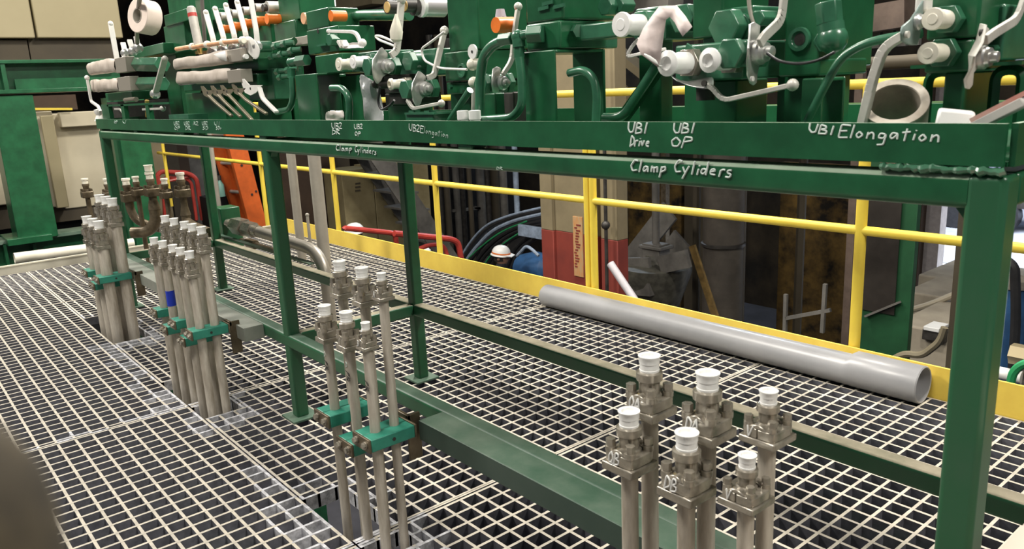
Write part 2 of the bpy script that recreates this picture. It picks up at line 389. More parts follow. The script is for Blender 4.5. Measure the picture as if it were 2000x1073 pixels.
# ------------------------------------------------------------------ chalk writing
GL = {'U': [[(0,1),(.02,.35),(.2,0),(.42,.08),(.5,1)]], 'B': [[(.05,0),(.1,1),(.42,.9),(.42,.62),(.12,.52),(.5,.42),(.5,.1),(.05,0)]], '1': [[(.2,0),(.28,1)]],
 '2': [[(0,.8),(.2,1),(.45,.85),(.35,.5),(.02,.05),(.5,.02)]], 'D': [[(.05,0),(.12,1),(.5,.7),(.5,.3),(.05,0)]], 'r': [[(.05,0),(.1,.5)],[(.08,.35),(.22,.52),(.36,.48)]],
 'i': [[(.12,0),(.16,.45)],[(.18,.68),(.19,.74)]], 'v': [[(0,.5),(.15,.02),(.34,.5)]], 'e': [[(.02,.28),(.34,.34),(.26,.52),(.06,.42),(.06,.1),(.36,.06)]],
 'O': [[(.25,.95),(.03,.6),(.1,.1),(.38,.08),(.5,.55),(.25,.95)]], 'P': [[(.02,-.15),(.14,.95),(.48,.9),(.5,.6),(.12,.45)]], 'C': [[(.5,.9),(.25,1),(.03,.5),(.15,.05),(.5,.12)]],
 'l': [[(.08,0),(.16,1.02)]], 'a': [[(.36,.42),(.12,.5),(.02,.2),(.14,.02),(.34,.3),(.36,.45),(.4,.02)]], 'm': [[(.02,0),(.06,.5)],[(.06,.35),(.2,.5),(.24,.02)],[(.24,.35),(.42,.5),(.46,.02)]],
 'p': [[(.04,-.42),(.1,.5)],[(.1,.4),(.32,.55),(.4,.25),(.1,.08)]], 'y': [[(0,.5),(.18,.08)],[(.4,.55),(.05,-.42)]], 'n': [[(.03,0),(.07,.5)],[(.06,.3),(.24,.52),(.36,.4),(.38,0)]],
 'd': [[(.36,.4),(.1,.45),(.02,.15),(.2,.02),(.36,.3)],[(.42,1),(.36,0)]], 's': [[(.34,.5),(.1,.48),(.1,.3),(.34,.2),(.26,-.04),(.0,.0)]], 'E': [[(.55,.95),(.06,1),(.02,0),(.5,.03)],[(.04,.52),(.42,.55)]],
 'g': [[(.34,.42),(.1,.5),(.03,.15),(.3,.1),(.38,.45),(.34,-.35),(.04,-.38)]], 't': [[(.16,0),(.2,.9)],[(.0,.55),(.38,.62)]], 'o': [[(.2,.5),(.03,.25),(.18,0),(.38,.25),(.2,.5)]],
 'Q': [[(.25,.95),(.03,.6),(.1,.1),(.38,.08),(.5,.55),(.25,.95)],[(.3,.3),(.55,-.1)]], 'A': [[(0,0),(.26,1),(.52,0)],[(.1,.35),(.42,.38)]], 'V': [[(0,1),(.24,0),(.5,1)]], 'R': [[(.04,0),(.08,1),(.45,.85),(.1,.5),(.5,0)]], 'S': [[(.45,.9),(.1,.85),(.1,.6),(.42,.4),(.3,.05),(.0,.1)]]}
ADV = {'1': .4, 'i': .32, 'l': .32, ' ': .45, 'm': .62, 'r': .44, 't': .46}
def write(text, o, dx, dz, h, parent, mt=CHALK, wid=.0016, off=(0, -.0006, 0), name='chalk_writing', nsegs=6, spread=1.0):
    mb = MB(); x = 0.; dx = V(dx); dz = V(dz); o = V(o)
    for ch in text:
        for st in GL.get(ch, []):
            jy = random.uniform(-.05, .05)
            P = [o+dx*((x+px*spread+.16*pz)*h)+dz*((pz*1.04+jy)*h)+V(off)+dx*random.uniform(-.0004, .0004) for px, pz in st]
            if len(P) > 2: P = fillet(P, h*.12, 2)
            mb.tube(P, wid/2, nsegs)
        x += ADV.get(ch, .58)*spread
    return mb.build(name, mt, parent)
XD, ZD = V((1, 0, 0)), V((0, 0, 1))
def chalk(text, p0, p1, hpx, mt=CHALK, wpx=3.8, Y=0.0):
    A = aY(p0[0], p0[1], Y); B = aY(p1[0], p1[1], Y); k = mpp(A*.5+B*.5); h = hpx*k
    tot = sum(ADV.get(c, .58) for c in text)*h
    d = (B-A); sp = d.length/tot
    write(text, A, d.normalized(), ZD, h, b, mt, wpx*k, off=(0, -.0012 if Y == 0 else -.002, 0), spread=sp)
random.seed(5)
chalk('UB1', (1227, 259), (1266, 261), 20); chalk('Drive', (1231, 286), (1272, 287), 21)
chalk('UB1', (1316, 259), (1358, 261), 19); chalk('OP', (1311, 286), (1354, 288), 19)
chalk('Clamp', (1232, 335), (1306, 337), 22); chalk('Cyliders', (1317, 338), (1436, 347), 25)
chalk('UB1', (1580, 258), (1630, 265), 17); chalk('Elongation', (1638, 269), (1842, 277), 25)
chalk('UB2', (649, 252), (670, 252), 11, wpx=2); chalk('DR', (649, 263), (666, 263), 9, wpx=2)
chalk('UB2', (693, 252), (710, 252), 9, wpx=1.8); chalk('OP', (694, 265), (706, 266), 8, wpx=1.8)
chalk('Clamp', (657, 294), (690, 296), 11, wpx=2); chalk('Cylinders', (694, 297), (738, 302), 12, wpx=1.8)
chalk('UB2E', (800, 255), (829, 260), 13, wpx=2); chalk('longation', (829, 260), (878, 270), 12, CHALKD, wpx=1.8)
for x, tx in ((341, 'UB2'), (361, 'UB2'), (378, 'A2'), (396, 'UB2'), (420, 'U1')): chalk(tx, (x, 245), (x+11, 245), 7, CHALKD, 1.6)
for x, tx in ((342, 'OP'), (363, 'DR'), (397, 'SD'), (423, 'SDr')): chalk(tx, (x, 254), (x+11, 254), 7, CHALKD, 1.6)
for x, tx in ((224, 'OP'), (241, 'U')): chalk(tx, (x, 241), (x+7, 241), 5, CHALKD, 1.4)
chalk('DR', (970, 331), (983, 332), 5, CHALKD, 1.4)
# ------------------------------------------------------------------ flanged stub pipes
def stub(label, x, y, ztop, rp=.0135, cap=.017, fw2=.027, text=None, group=None, zbot=-.45, mats=(STEEL, NICKEL, CAPW), marks=None, big=1.0):
    t = thing('stub_pipe', label, 'pipe', (x, y, 0), group)
    k = cap/.017; z = ztop
    mp, mn, mc = mats
    MB().cyl((x, y, zbot), (x, y, z-.098*k), rp, 18).build('pipe', mp, t)
    MB().box((x-fw2, y-fw2, z-.098*k), (x+fw2, y+fw2, z-.084*k)).build('flange_plate', mn, t, bevel=.002)
    q = fw2*.93; e = fw2*.36
    fl = MB()
    for sx in (-1, 1):                     # two clamp halves with rounded ears and a raised arch
        poly = [(sx*.0006, -q), (sx*q*.55, -q), (sx*q*.92, -q*.86), (sx*q, -q*.5), (sx*q, q*.5), (sx*q*.92, q*.86), (sx*q*.55, q), (sx*.0006, q)]
        fl.prism([(x+a, y+c, z-.084*k) for a, c in poly], (0, 0, .018*k))
    for sy in (-1, 1):
        fl.prism([(x-q*.62, y+sy*q*.98, z-.066*k), (x-q*.3, y+sy*q*.98, z-.060*k), (x, y+sy*q*.98, z-.057*k), (x+q*.3, y+sy*q*.98, z-.060*k), (x+q*.62, y+sy*q*.98, z-.066*k)], (0, -sy*q*.45, 0))
    fl.build('split_flange', mn, t, bevel=.0015)
    for sx in (-1, 1):
        for sy in (-1, 1):
            bx, by = x+sx*q*.70, y+sy*q*.70
            MB().cyl((bx, by, z-.067*k), (bx, by, z-.058*k), .0088*k, 14).cyl((bx, by, z-.058*k), (bx, by, z-.056*k), .0072*k, 14).hexn((bx, by, z-.056*k), (bx, by, z-.046*k), .0080*k).build('bolt', mn, t)
    MB().lathe((x, y, z-.070*k), (0, 0, 1), [(0, .0205*k), (.008*k, .0195*k), (.010*k, .0162*k), (.028*k, .0165*k), (.031*k, .0205*k), (.043*k, .0205*k), (.045*k, .0165*k), (.0455*k, 0)], 20).build('adapter', mn, t)
    MB().lathe((x, y, z-.026*k), (0, 0, 1), [(0, .0155*k), (.004*k, .0158*k), (.0045*k, .0150*k), (.0135*k, .0150*k), (.014*k, .0158*k), (.016*k, .0158*k), (.022*k, .0163*k), (.025*k, .0175*k), (.026*k, .0175*k), (.0255*k, .012*k), (.021*k, .011*k), (.021*k, 0)], 22).build('cap', mc, t)
    if text: write(text, (x-q*.62, y-q*1.0, z-.083*k), XD, ZD, .021*k, t, WHITE, .0028*k, off=(0, -.0008, 0), spread=.95)
    if marks:
        for txt, dz, h, mm in marks:
            write(txt, (x-.003, y-rp, dz), V((0, 0, -1)) if mm is INK else XD, XD if mm is INK else ZD, h, t, mm, .0016, off=(0, -.0006, 0), name='marker_note')
    return t
YF, YB = -.2, -.147
g4 = [(1.793, 'QB', 'QA', .0168), (1.903, 'DB', 'DA', .0172), (2.003, 'V', 'V', .0124)]
nm = [('chalked QB, front left', 'chalked QA, rear left'), ('chalked DB, front middle', 'chalked DA, rear middle'), ('with a smaller cap, front right', 'with a smaller cap, rear right')]
for (x, tf, tb, c), (lf, lb) in zip(g4, nm):
    sm = c < .015
    stub('flanged steel stub pipe '+lf+' of the six nearest the camera', x, YF, .625, .0115 if sm else .0135, c, .0275 if sm else .031, tf, 'nearest six stub pipes')
    stub('flanged steel stub pipe '+lb+' of the six nearest the camera', x-.004, YB, .700, .0122 if sm else .0140, c+.0004, .028 if sm else .031, tb, 'nearest six stub pipes')
g3 = [(.774, .603, .0165), (.888, .608, .0165), (.980, .600, .0112)]
nm = ['first', 'second', 'third']
for i, (x, zt, c) in enumerate(g3):
    sm = c < .015
    stub('%s pipe from left, front row of the six-pipe cluster with marker notes' % nm[i], x, YF, zt, .0128, c, .0205 if sm else .0235, 'B' if sm else None, 'stub pipes by the middle post', marks=[('P1Q83', .46, .016, INK)]+([('D', .44+.03, .014, CHALK)] if i < 2 else []))
    stub('%s pipe from left, taller back row of the cluster beside the middle post' % nm[i], x, YB, .708, .0118 if sm else .013, c, .0205 if sm else .0235, 'A' if sm else None, 'stub pipes by the middle post')
g2 = [-.662, -.552, -.430, -.345, -.247]
nm = ['first', 'second', 'third', 'fourth', 'fifth']
for i, x in enumerate(g2):
    f = stub('%s pipe from far end, front row of the ten-pipe cluster%s' % (nm[i], ', wrapped with blue tape' if i == 1 else ''), x, YF, .609, .0155, .0165, .0225, None, 'cluster of ten stub pipes')
    if i == 1: MB().cyl((x, YF, .355), (x, YF, .415), .0164, 18).build('blue_tape', BLUE, f, 'bright blue tape')
    stub('%s pipe from far end, taller back row of the ten-pipe cluster' % nm[i], x, YB, .688, .0155, .0165, .0225, None, 'cluster of ten stub pipes')
g1 = [-1.795, -1.673, -1.555]
for i, x in enumerate(g1):
    stub('%s thick pipe from far end, front row of the farthest cluster' % nm[i], x, YF, .585, .0255, .0235, .030, None, 'farthest cluster of six thick stub pipes')
    stub('%s thick pipe from far end, taller back row of the farthest cluster' % nm[i], x, -.126, .684, .0255, .0235, .030, None, 'farthest cluster of six thick stub pipes')
# ------------------------------------------------------------------ teal pipe clamps
def clamp(label, x, z, rp, group, hw=.033):
    y0, y1 = YF-rp-.022, YB+rp+.020
    t = thing('pipe_clamp', label, 'clamp', (x, (y0+y1)/2, z), group)
    mb = MB(); ym = (YF+YB)/2
    mb.box((x-hw, y0, z), (x-.0008, y1, z+.032)).box((x+.0008, y0, z), (x+hw, y1, z+.032))
    mb.build('clamp_block', TEAL, t, bevel=.0025)
    MB().box((x-hw, y0-.006, z-.001), (x+hw, y0-.0005, z+.033)).build('end_plate', BROWNST, t, bevel=.001)
    MB().box((x-hw, y1+.0005, z-.001), (x+hw, y1+.006, z+.033)).build('end_plate', BROWNST, t, bevel=.001)
    for s in (-1, 1):
        MB().hexn((x+s*hw*.55, y0-.006, z+.016), (x+s*hw*.55, y0-.015, z+.016), .0075).cyl((x+s*hw*.55, y0-.006, z+.016), (x+s*hw*.55, y0-.0095, z+.016), .0098, 14).build('bolt', NICKEL, t)
    MB().cyl((x+hw-.001, ym, z+.016), (x+hw+.0015, ym, z+.016), .0045, 12).build('bolt_hole', DARKST, t)
    return t
L = ['farthest', 'middle', 'nearest']
for i, (x, _, _) in enumerate(g3): clamp('teal two-hole pipe clamp, %s of the three by the middle post' % L[i], x, (.292, .252, .295)[i], .0128, 'teal clamps by the middle post', .040)
for i, x in enumerate(g2): clamp('teal pipe clamp, %s from the far end on the cluster of ten pipes' % nm[i], x, (.295, .250, .298, .250, .296)[i], .0155, 'teal clamps on the ten pipes')
for i, x in enumerate(g1): clamp('teal pipe clamp, %s of the three on the farthest thick pipes' % L[i], x, (.285, .240, .29)[i], .0255, 'teal clamps on the thick pipes', .046)
# ------------------------------------------------------------------ brown flanged fittings behind the far end
fr = [((165, 350), .145, 0), ((208, 350), .2, 0), ((245, 350), .36, 1), ((264, 346), .40, 0), ((291, 338), .46, 2), ((320, 350), .50, 0), ((351, 339), .58, 3)]
FT = ['standing far left against the cream housing', 'half hidden behind the corner post of the stand', 'curving down just right of the corner post', 'thin, before the green column', 'with two stacked caps, curving down before the green column', 'thin, before the red barrier', 'bending right along the floor before the red barrier']
for (q, Y, kind), ft in zip(fr, FT):
    P = aY(q[0], q[1], Y); x, z = P.x, P.z
    t = thing('flanged_elbow' if kind else 'stub_pipe', 'dull brown flanged pipe '+ft, 'pipe', (x, Y, 0), 'brown pipes behind the far end')
    k = 1.35 if kind else 1.1; mp = BROWNST; r = .026 if kind else .016
    MB().lathe((x, Y, z-.03*k), (0, 0, 1), [(0, .017*k), (.02*k, .017*k), (.024*k, .021*k), (.034*k, .021*k), (.034*k, 0)], 16).build('cap', CAPY, t)
    if kind == 2: MB().lathe((x, Y, z+.012), (0, 0, 1), [(0, .018*k), (.02*k, .018*k), (.03*k, .022*k), (.03*k, 0)], 16).build('cap', CAPY, t)
    MB().lathe((x, Y, z-.075*k), (0, 0, 1), [(0, .022*k), (.01*k, .02*k), (.012*k, .017*k), (.03*k, .018*k), (.034*k, .021*k), (.046*k, .021*k)], 16).build('adapter', mp, t)
    MB().box((x-.032*k, Y-.032*k, z-.115*k), (x+.032*k, Y+.032*k, z-.075*k)).build('split_flange', mp, t, bevel=.006)
    for s1 in (-1, 1):
        for s2 in (-1, 1): MB().hexn((x+s1*.022*k, Y+s2*.022*k, z-.075*k), (x+s1*.022*k, Y+s2*.022*k, z-.06*k), .008*k).build('bolt', BROWNST, t)
    zt = z-.115*k
    if kind == 0: MB().cyl((x, Y, .002), (x, Y, zt), r, 14).build('pipe', mp, t)
    elif kind == 1: MB().tube(fillet([(x, Y, zt), (x, Y, zt-.05), (x+.02, Y+.02, zt-.13), (x+.10, Y+.14, zt-.20), (x+.12, Y+.22, zt-.20)], .09, 6), r*1.1, 14).build('pipe', mp, t)
    elif kind == 2: MB().lathe((x, Y, zt-.09), (0, 0, 1), [(0, .040), (.03, .036), (.07, .026), (.09, .026)], 16).tube(fillet([(x, Y, zt-.08), (x, Y, zt-.17), (x-.03, Y-.05, zt-.24), (x-.10, Y-.14, zt-.24)], .08, 6), .038, 14).build('pipe', mp, t)
    else: MB().lathe((x, Y, zt-.12), (0, 0, 1), [(0, .034), (.06, .022), (.12, .022)], 16).tube(fillet([(x, Y, zt-.11), (x, Y, zt-.16), (x+.12, Y, zt-.18), (x+.42, Y, zt-.19)], .08, 6), .03, 14).build('pipe', mp, t)
# ------------------------------------------------------------------ big bent header pipe and uprights behind the middle bay
P0 = aY(445, 433, .63); P1 = aY(600, 478, .63); P2 = aY(640, 505, .63)
t = thing('header_pipe', 'thick grey steel pipe with hex coupling, bending down through the grating behind the middle bay', 'pipe', (P2.x, .63, 0))
zc = P0.z-.01; xe = aY(637, 540, .63).x
MB().tube(fillet([(P0.x+.45, .63, zc), (xe, .63, zc-.02), (xe+.0, .63, .002)], .30, 10), .030, 18).build('pipe', mat('header_steel', (.46, .42, .36), .38, metal=.45, scale=6, col2=(.36, .33, .28)), t)
MB().cyl((P0.x, .63, zc), (P0.x+.06, .63, zc), .026, 14).cyl((P0.x+.06, .63, zc), (P0.x+.12, .63, zc), .034, 16).hexn((P0.x+.12, .63, zc), (P0.x+.27, .63, zc), .052).hexn((P0.x+.29, .63, zc), (P0.x+.40, .63, zc), .045).cyl((P0.x+.40, .63, zc), (P0.x+.47, .63, zc), .034, 16).build('coupling', NICKEL, t)
MB().box((P0.x-.16, .60, zc-.16), (P0.x-.02, .72, zc+.09)).build('outlet_block', GREEN, t, bevel=.006)
MB().cyl((P0.x+.1, .66, zc-.1), (P0.x+.62, .66, zc-.1), .016, 12).hexn((P0.x+.2, .66, zc-.1), (P0.x+.32, .66, zc-.1), .028).build('lower_coupling', BROWNST, t)
MB().box((P0.x-.1, .57, .315), (xe-.05, .60, .322)).build('shelf_strip', DUSTY, t)
def upright(label, p0, p1, Y, rpx, ztop):
    A = aY(*p0, Y); B = aY(*p1, Y); x = (A.x+B.x)/2; k = mpp(B)
    return tag(MB().cyl((x, Y, 0), (x, Y, ztop), rpx*k, 16).build('upright_pipe', GREYP), label, 'pipe')
upright('thinner grey upright pipe just right of the middle post', (558, 310), (595, 450), 1.22, 8.5, .99)
upright('thicker grey upright pipe before the yellow railing, second from the middle post', (606, 310), (637, 460), 1.22, 12, .99)
A = aY(600, 420, 1.15); tag(MB().cyl((A.x, 1.15, 0), (A.x, 1.15, A.z), .010, 10).sph((A.x, 1.15, A.z), .013, 10).build('thin_rod', GREYP), 'short thin grey rod left of the thicker upright pipe', 'rod')
A = aY(418, 330, 1.45); tag(MB().cyl((A.x, 1.45, 0), (A.x, 1.45, .98), .02, 10).build('upright_pipe', GREYP), 'slim grey upright pole left of the orange ladder', 'pole')
# ------------------------------------------------------------------ grey plastic pipe on the grating
A, B = V((-.375, 1.580, .0575)), V((1.50, 1.602, .0575)); d = (B-A).normalized(); Ln = (B-A).length
t = thing('plastic_pipe', 'long grey plastic pipe with a bell end lying on the grating against the toe board', 'pipe', ((A.x+B.x)/2, 1.61, 0))
mb = MB(); x, y, z = frame(d); n = 36; R = []
pr = [(0, .0545), (.004, .0565), (Ln-.26, .0565), (Ln-.235, .0655), (Ln-.004, .0655), (Ln, .0625), (Ln-.002, .0590), (Ln-.22, .0580), (Ln-.23, .051), (.002, .051)]
vs = []; fs = []
for tt, r in pr:
    for i in range(n): a = 2*math.pi*i/n; vs.append(A+d*tt+V((0, 0, .0082 if tt > Ln-.245 else 0))+(x*math.cos(a)+y*math.sin(a))*r)
for j in range(len(pr)):
    J = (j+1) % len(pr)
    for i in range(n): q = (i+1) % n; fs.append((j*n+i, j*n+q, J*n+q, J*n+i))
mb.add(vs, fs).build('pipe_body', PVC, t)
# ------------------------------------------------------------------ background beyond the platform
def rX(xl, xr, yt, yb, X, d, mb=None, lo=None):     # box whose +X face fills the pixel rectangle at plane X
    xm, ym = (xl+xr)/2, (yt+yb)/2
    y0 = aX(xl, ym, X).y; y1 = aX(xr, ym, X).y; z1 = aX(xm, yt, X).z; z0 = aX(xm, yb, X).z
    if lo is not None: z0 = lo
    return (mb or MB()).box((X-d, y0, z0), (X, y1, z1))
def rY(xl, xr, yt, yb, Y, d, mb=None, lo=None, hi=None):
    xm, ym = (xl+xr)/2, (yt+yb)/2
    x0 = aY(xl, ym, Y).x; x1 = aY(xr, ym, Y).x; z1 = aY(xm, yt, Y).z; z0 = aY(xm, yb, Y).z
    if lo is not None: z0 = lo
    if hi is not None: z1 = hi
    return (mb or MB()).box((x0, Y, z0), (x1, Y+d, z1))
def tX(pts, X): return [aX(x, y, X) for x, y in pts]
def tY(pts, Y): return [aY(x, y, Y) for x, y in pts]
FL = -2.8
# left: cream machine housings and the green portal
t = thing('machine_housing', 'large cream machine housing with a dark base band, upper left above the green beam', 'machine', (-8, .2, 1.3))
rX(-260, 52, -120, 74, -6.6, 2, ).build('upper_panel', CREAM, t, bevel=.01); rX(56, 226, -120, 74, -6.62, 2).build('upper_panel', CREAM, t, bevel=.01)
rX(-260, 56, 78, 122, -6.68, 1.9).build('base_band', UMBER, t); rX(58, 222, 70, 125, -6.7, 1.9).build('base_band', UMBER, t)
t = thing('machine_housing', 'pale cream housing behind the green column, under the green beam', 'machine', (-8, .3, FL))
rX(-200, 8, 215, 412, -6.6, 2).build('panel', CREAM2, t, bevel=.01); rX(44, 118, 218, 408, -6.62, 2).build('panel', CREAM2, t, bevel=.01); rX(110, 262, 218, 402, -6.7, 2).build('panel', CREAM2, t, bevel=.01)
rX(95, 120, 225, 408, -6.55, .05).build('panel_post', CREAM, t, bevel=.008)
rX(118, 200, 218, 247, -6.6, .12).build('lid', CREAM2, t, bevel=.008)
rX(-200, 262, 402, 445, -6.72, 1.9).build('base_band', UMBER, t); rX(-200, 262, 446, 520, -6.9, 1.8, lo=FL).build('plinth', BLACK, t)
rX(60, 150, 186, 216, -6.9, .4).build('recess', BROWNP, t)
MB().bar(aX(56, 213, -6.57), aX(141, 213, -6.57), .022, .022).build('yellow_bar', YELLOW, t, 'short yellow bar')
t = thing('portal_frame', 'green steel column with base plate carrying a horizontal green beam, far left', 'frame', (-5.3, 0, -.05))
p1 = rX(-300, 235, 118, 125, -5.3, .30); p1.build('beam_flange', GREEN, t, bevel=.003)
rX(-300, 235, 125, 178, -5.42, .02).build('beam_web', GREEN, t); rX(-300, 235, 177, 185, -5.3, .30).build('beam_flange', GREEN, t, bevel=.003)
rX(30, 235, 152, 178, -5.36, .02).build('beam_plate', GREEN, t); rX(5, 14, 125, 178, -5.31, .1).build('stiffener', GREEN, t)
rX(8, 90, 186, 470, -5.32, .30).build('column_post', GREEN, t, bevel=.004)
rX(14, 104, 463, 476, -5.24, .42).build('base_plate', GREEN, t, bevel=.004)
t = thing('base_girder', 'low dark green girder under the column base plate, beyond the curb', 'beam', (-5.3, 0, -.3))
rX(-200, 240, 470, 476, -5.34, .3).build('girder_flange', DUSTY, t); rX(-200, 240, 476, 520, -5.46, .03).build('girder_web', GREEN, t)
for xx in (10, 68): rX(xx, xx+6, 476, 520, -5.34, .12).build('stiffener', GREEN, t)
rX(-200, 240, 519, 524, -5.3, .4).build('girder_flange', GREEN, t)
A, B = aX(28, 505, -4.05), aX(178, 486, -4.05)
tag(MB().hollow(A, B+(B-A)*.6, .040, .033, 20).build('white_tube', mat('white_tube_paint', (.74, .70, .58), .45, noise=.08)), 'white plastic tube lying beyond the curb at the far left', 'pipe')
t = thing('wide_column', 'wide flat green column behind the far corner post', 'column', (-5.2, .8, FL))
rX(244, 302, 190, 470, -5.1, .06, lo=FL).build('flange', GREEN, t); rX(230, 246, 190, 470, -5.16, .2, lo=FL).build('flange_edge', GREEN2, t)
tag(rX(296, 326, 240, 420, -8, .3, lo=FL).build('tan_column', COLTAN), 'slim tan column right of the wide green column', 'column')
for i, (a, c, mt, lb) in enumerate(((330, 352, UMBER, 'dark umber'), (352, 372, BROWNP, 'reddish brown'), (372, 405, GREYST, 'grey'), (405, 440, BLACK, 'black'))):
    tag(rX(a, c, 230, 440, -11-.2*i, .3, lo=FL).build('back_cladding', mt), lb+' upright machine panel far behind the red barrier', 'panel')
t = thing('barrier', 'red tubular barrier with rounded corners beyond the toe board, far left', 'barrier', aX(350, 470, -7.4))
MB().tube(fillet(tX([(306, 430), (304, 350), (312, 335), (366, 338), (384, 348), (396, 430)], -7.4), .12), .028, 10).build('hoop', RED, t)
MB().tube(fillet(tX([(322, 430), (318, 352), (326, 346), (366, 350), (374, 358), (384, 430)], -7.45), .1), .02, 8).build('inner_hoop', RED, t)
MB().tube(tX([(318, 356), (376, 344)], -7.43), .018, 8).build('brace', RED, t)
P = aX(305, 352, -7.3); MB().cyl(P, P+V((.03, 0, 0)), .055, 16).build('disc', RED, t)
# orange ladder
t = thing('ladder', 'orange fibreglass ladder leaning behind the railing left of the middle post', 'ladder', aX(470, 410, -6.6))
def rail(p0, p1, wpx, X, nm, k0=-.6, k1=3.4):
    A, B = aX(*p0, X), aX(*p1, X); d = B-A; k = mpp(A)
    A2, B2 = A+d*k0, A+d*k1; n = d.cross(V((1, 0, 0))).normalized(); hw = wpx*k/2
    mb = MB().obox((A2+B2)/2, n*hw, V((.006, 0, 0)), (B2-A2)/2)
    for s in (-1, 1): mb.obox((A2+B2)/2+n*s*hw+V((-.03, 0, 0)), n*.006, V((.034, 0, 0)), (B2-A2)/2)
    o = mb.build(nm, LADDER, t)
    return A, d, n, hw
Ar, dr, nr, hr = rail((466, 293), (497, 412), 33, -6.6, 'side_rail')
rail((428, 293), (464, 408), 18, -6.95, 'side_rail'); rail((446, 293), (478, 408), 10, -6.9, 'fly_rail')
for i in range(-1, 7):
    q = aX(462+i*17.5, 320+i*57.0, -6.62); MB().cyl(q+V((-.36, -.06, 0)), q+V((.0, .02, 0)), .022, 12).build('rung', ALU, t)
for (x, y) in ((472, 323), (492, 380), (500, 374)):
    q = aX(x, y, -6.59); MB().cyl(q, q+V((.006, 0, 0)), .014, 10).build('rivet', DARKST, t)
t = thing('work_bottle', 'teal bottle with a dark cap at the foot of the ladder', 'bottle', aX(432, 384, -6.9))
P = aX(432, 384, -6.9); MB().lathe(P, (0, 0, 1), [(0, .05), (.14, .05), (.18, .025), (.2, .02)], 14).build('body', mat('teal_glass', (.16, .32, .27), .3), t); MB().cyl(P+V((0, 0, .2)), P+V((0, 0, .25)), .03, 12).build('cap', DARKST, t)
tag(rX(405, 452, 384, 396, -7.1, .3, lo=FL).build('dark_crate', BLACK), 'dark crate supporting the teal bottle beyond the toe board', 'crate')
# middle distance
tag(rX(548, 656, 180, 470, -9, .3, lo=FL).build('brown_panel', BROWNP), 'flat dark brown panel behind the two grey upright pipes', 'panel')
tag(rX(656, 684, 180, 480, -9.3, .3, lo=FL).build('dark_gap_panel', UMBER), 'narrow umber panel between the brown panel and the cream cabinet', 'panel')
t = thing('cabinet', 'dirty cream steel cabinet with a dark door seam behind the railing', 'cabinet', aX(740, 480, -8.3))
CRD = mat('dirty_cream', (.36, .30, .16), .65, scale=3, col2=(.25, .20, .10))
rX(674, 734, 330, 500, -8.3, .6, lo=FL).build('door', CRD, t, bevel=.006); rX(736, 842, 318, 520, -8.3, .6, lo=FL).build('door', CRD, t, bevel=.006)
for i in range(3): rX(694, 704, 357+i*7, 360+i*7, -8.29, .006).build('faded_stencil', UMBER, t)
t = thing('stair', 'grey steel stair stringer sloping down behind the railing by the rear post', 'stair', aX(860, 520, -7.2))
A, B = aX(738, 300, -7.2), aX(872, 500, -7.2); MB().bar(A-(B-A)*.3, B+(B-A)*.9, .30, .03, side=(1, 0, 0)).build('stringer', GREYST, t)
A2, B2 = A+V((-.9, .25, 0)), B+V((-.9, .25, 0)); MB().bar(A2-(B-A)*.3, B2+(B-A)*.9, .30, .03, side=(1, 0, 0)).build('stringer', GREYST, t)
for i in range(-2, 12): q = A+(B-A)*(i/6+.05); MB().box((q.x-.9, q.y-.02, q.z-.01), (q.x-.02, q.y+.24, q.z+.02)).build('tread', GREYST, t)
t = thing('barrier', 'red tubular barrier with rounded ends just beyond the toe board, behind the rear post', 'barrier', aX(800, 480, -5.0))
MB().tube(fillet(tX([(672, 449), (674, 446), (764, 455), (772, 459), (780, 520)], -5.0), .1), .03, 10).build('hoop', RED, t)
MB().tube(fillet(tX([(770, 456), (880, 467), (895, 474), (908, 545)], -4.9), .14), .036, 10).build('hoop', RED, t)
MB().tube(fillet(tX([(790, 500), (838, 478), (868, 478), (884, 545)], -4.95), .12), .026, 10).build('brace', RED, t)
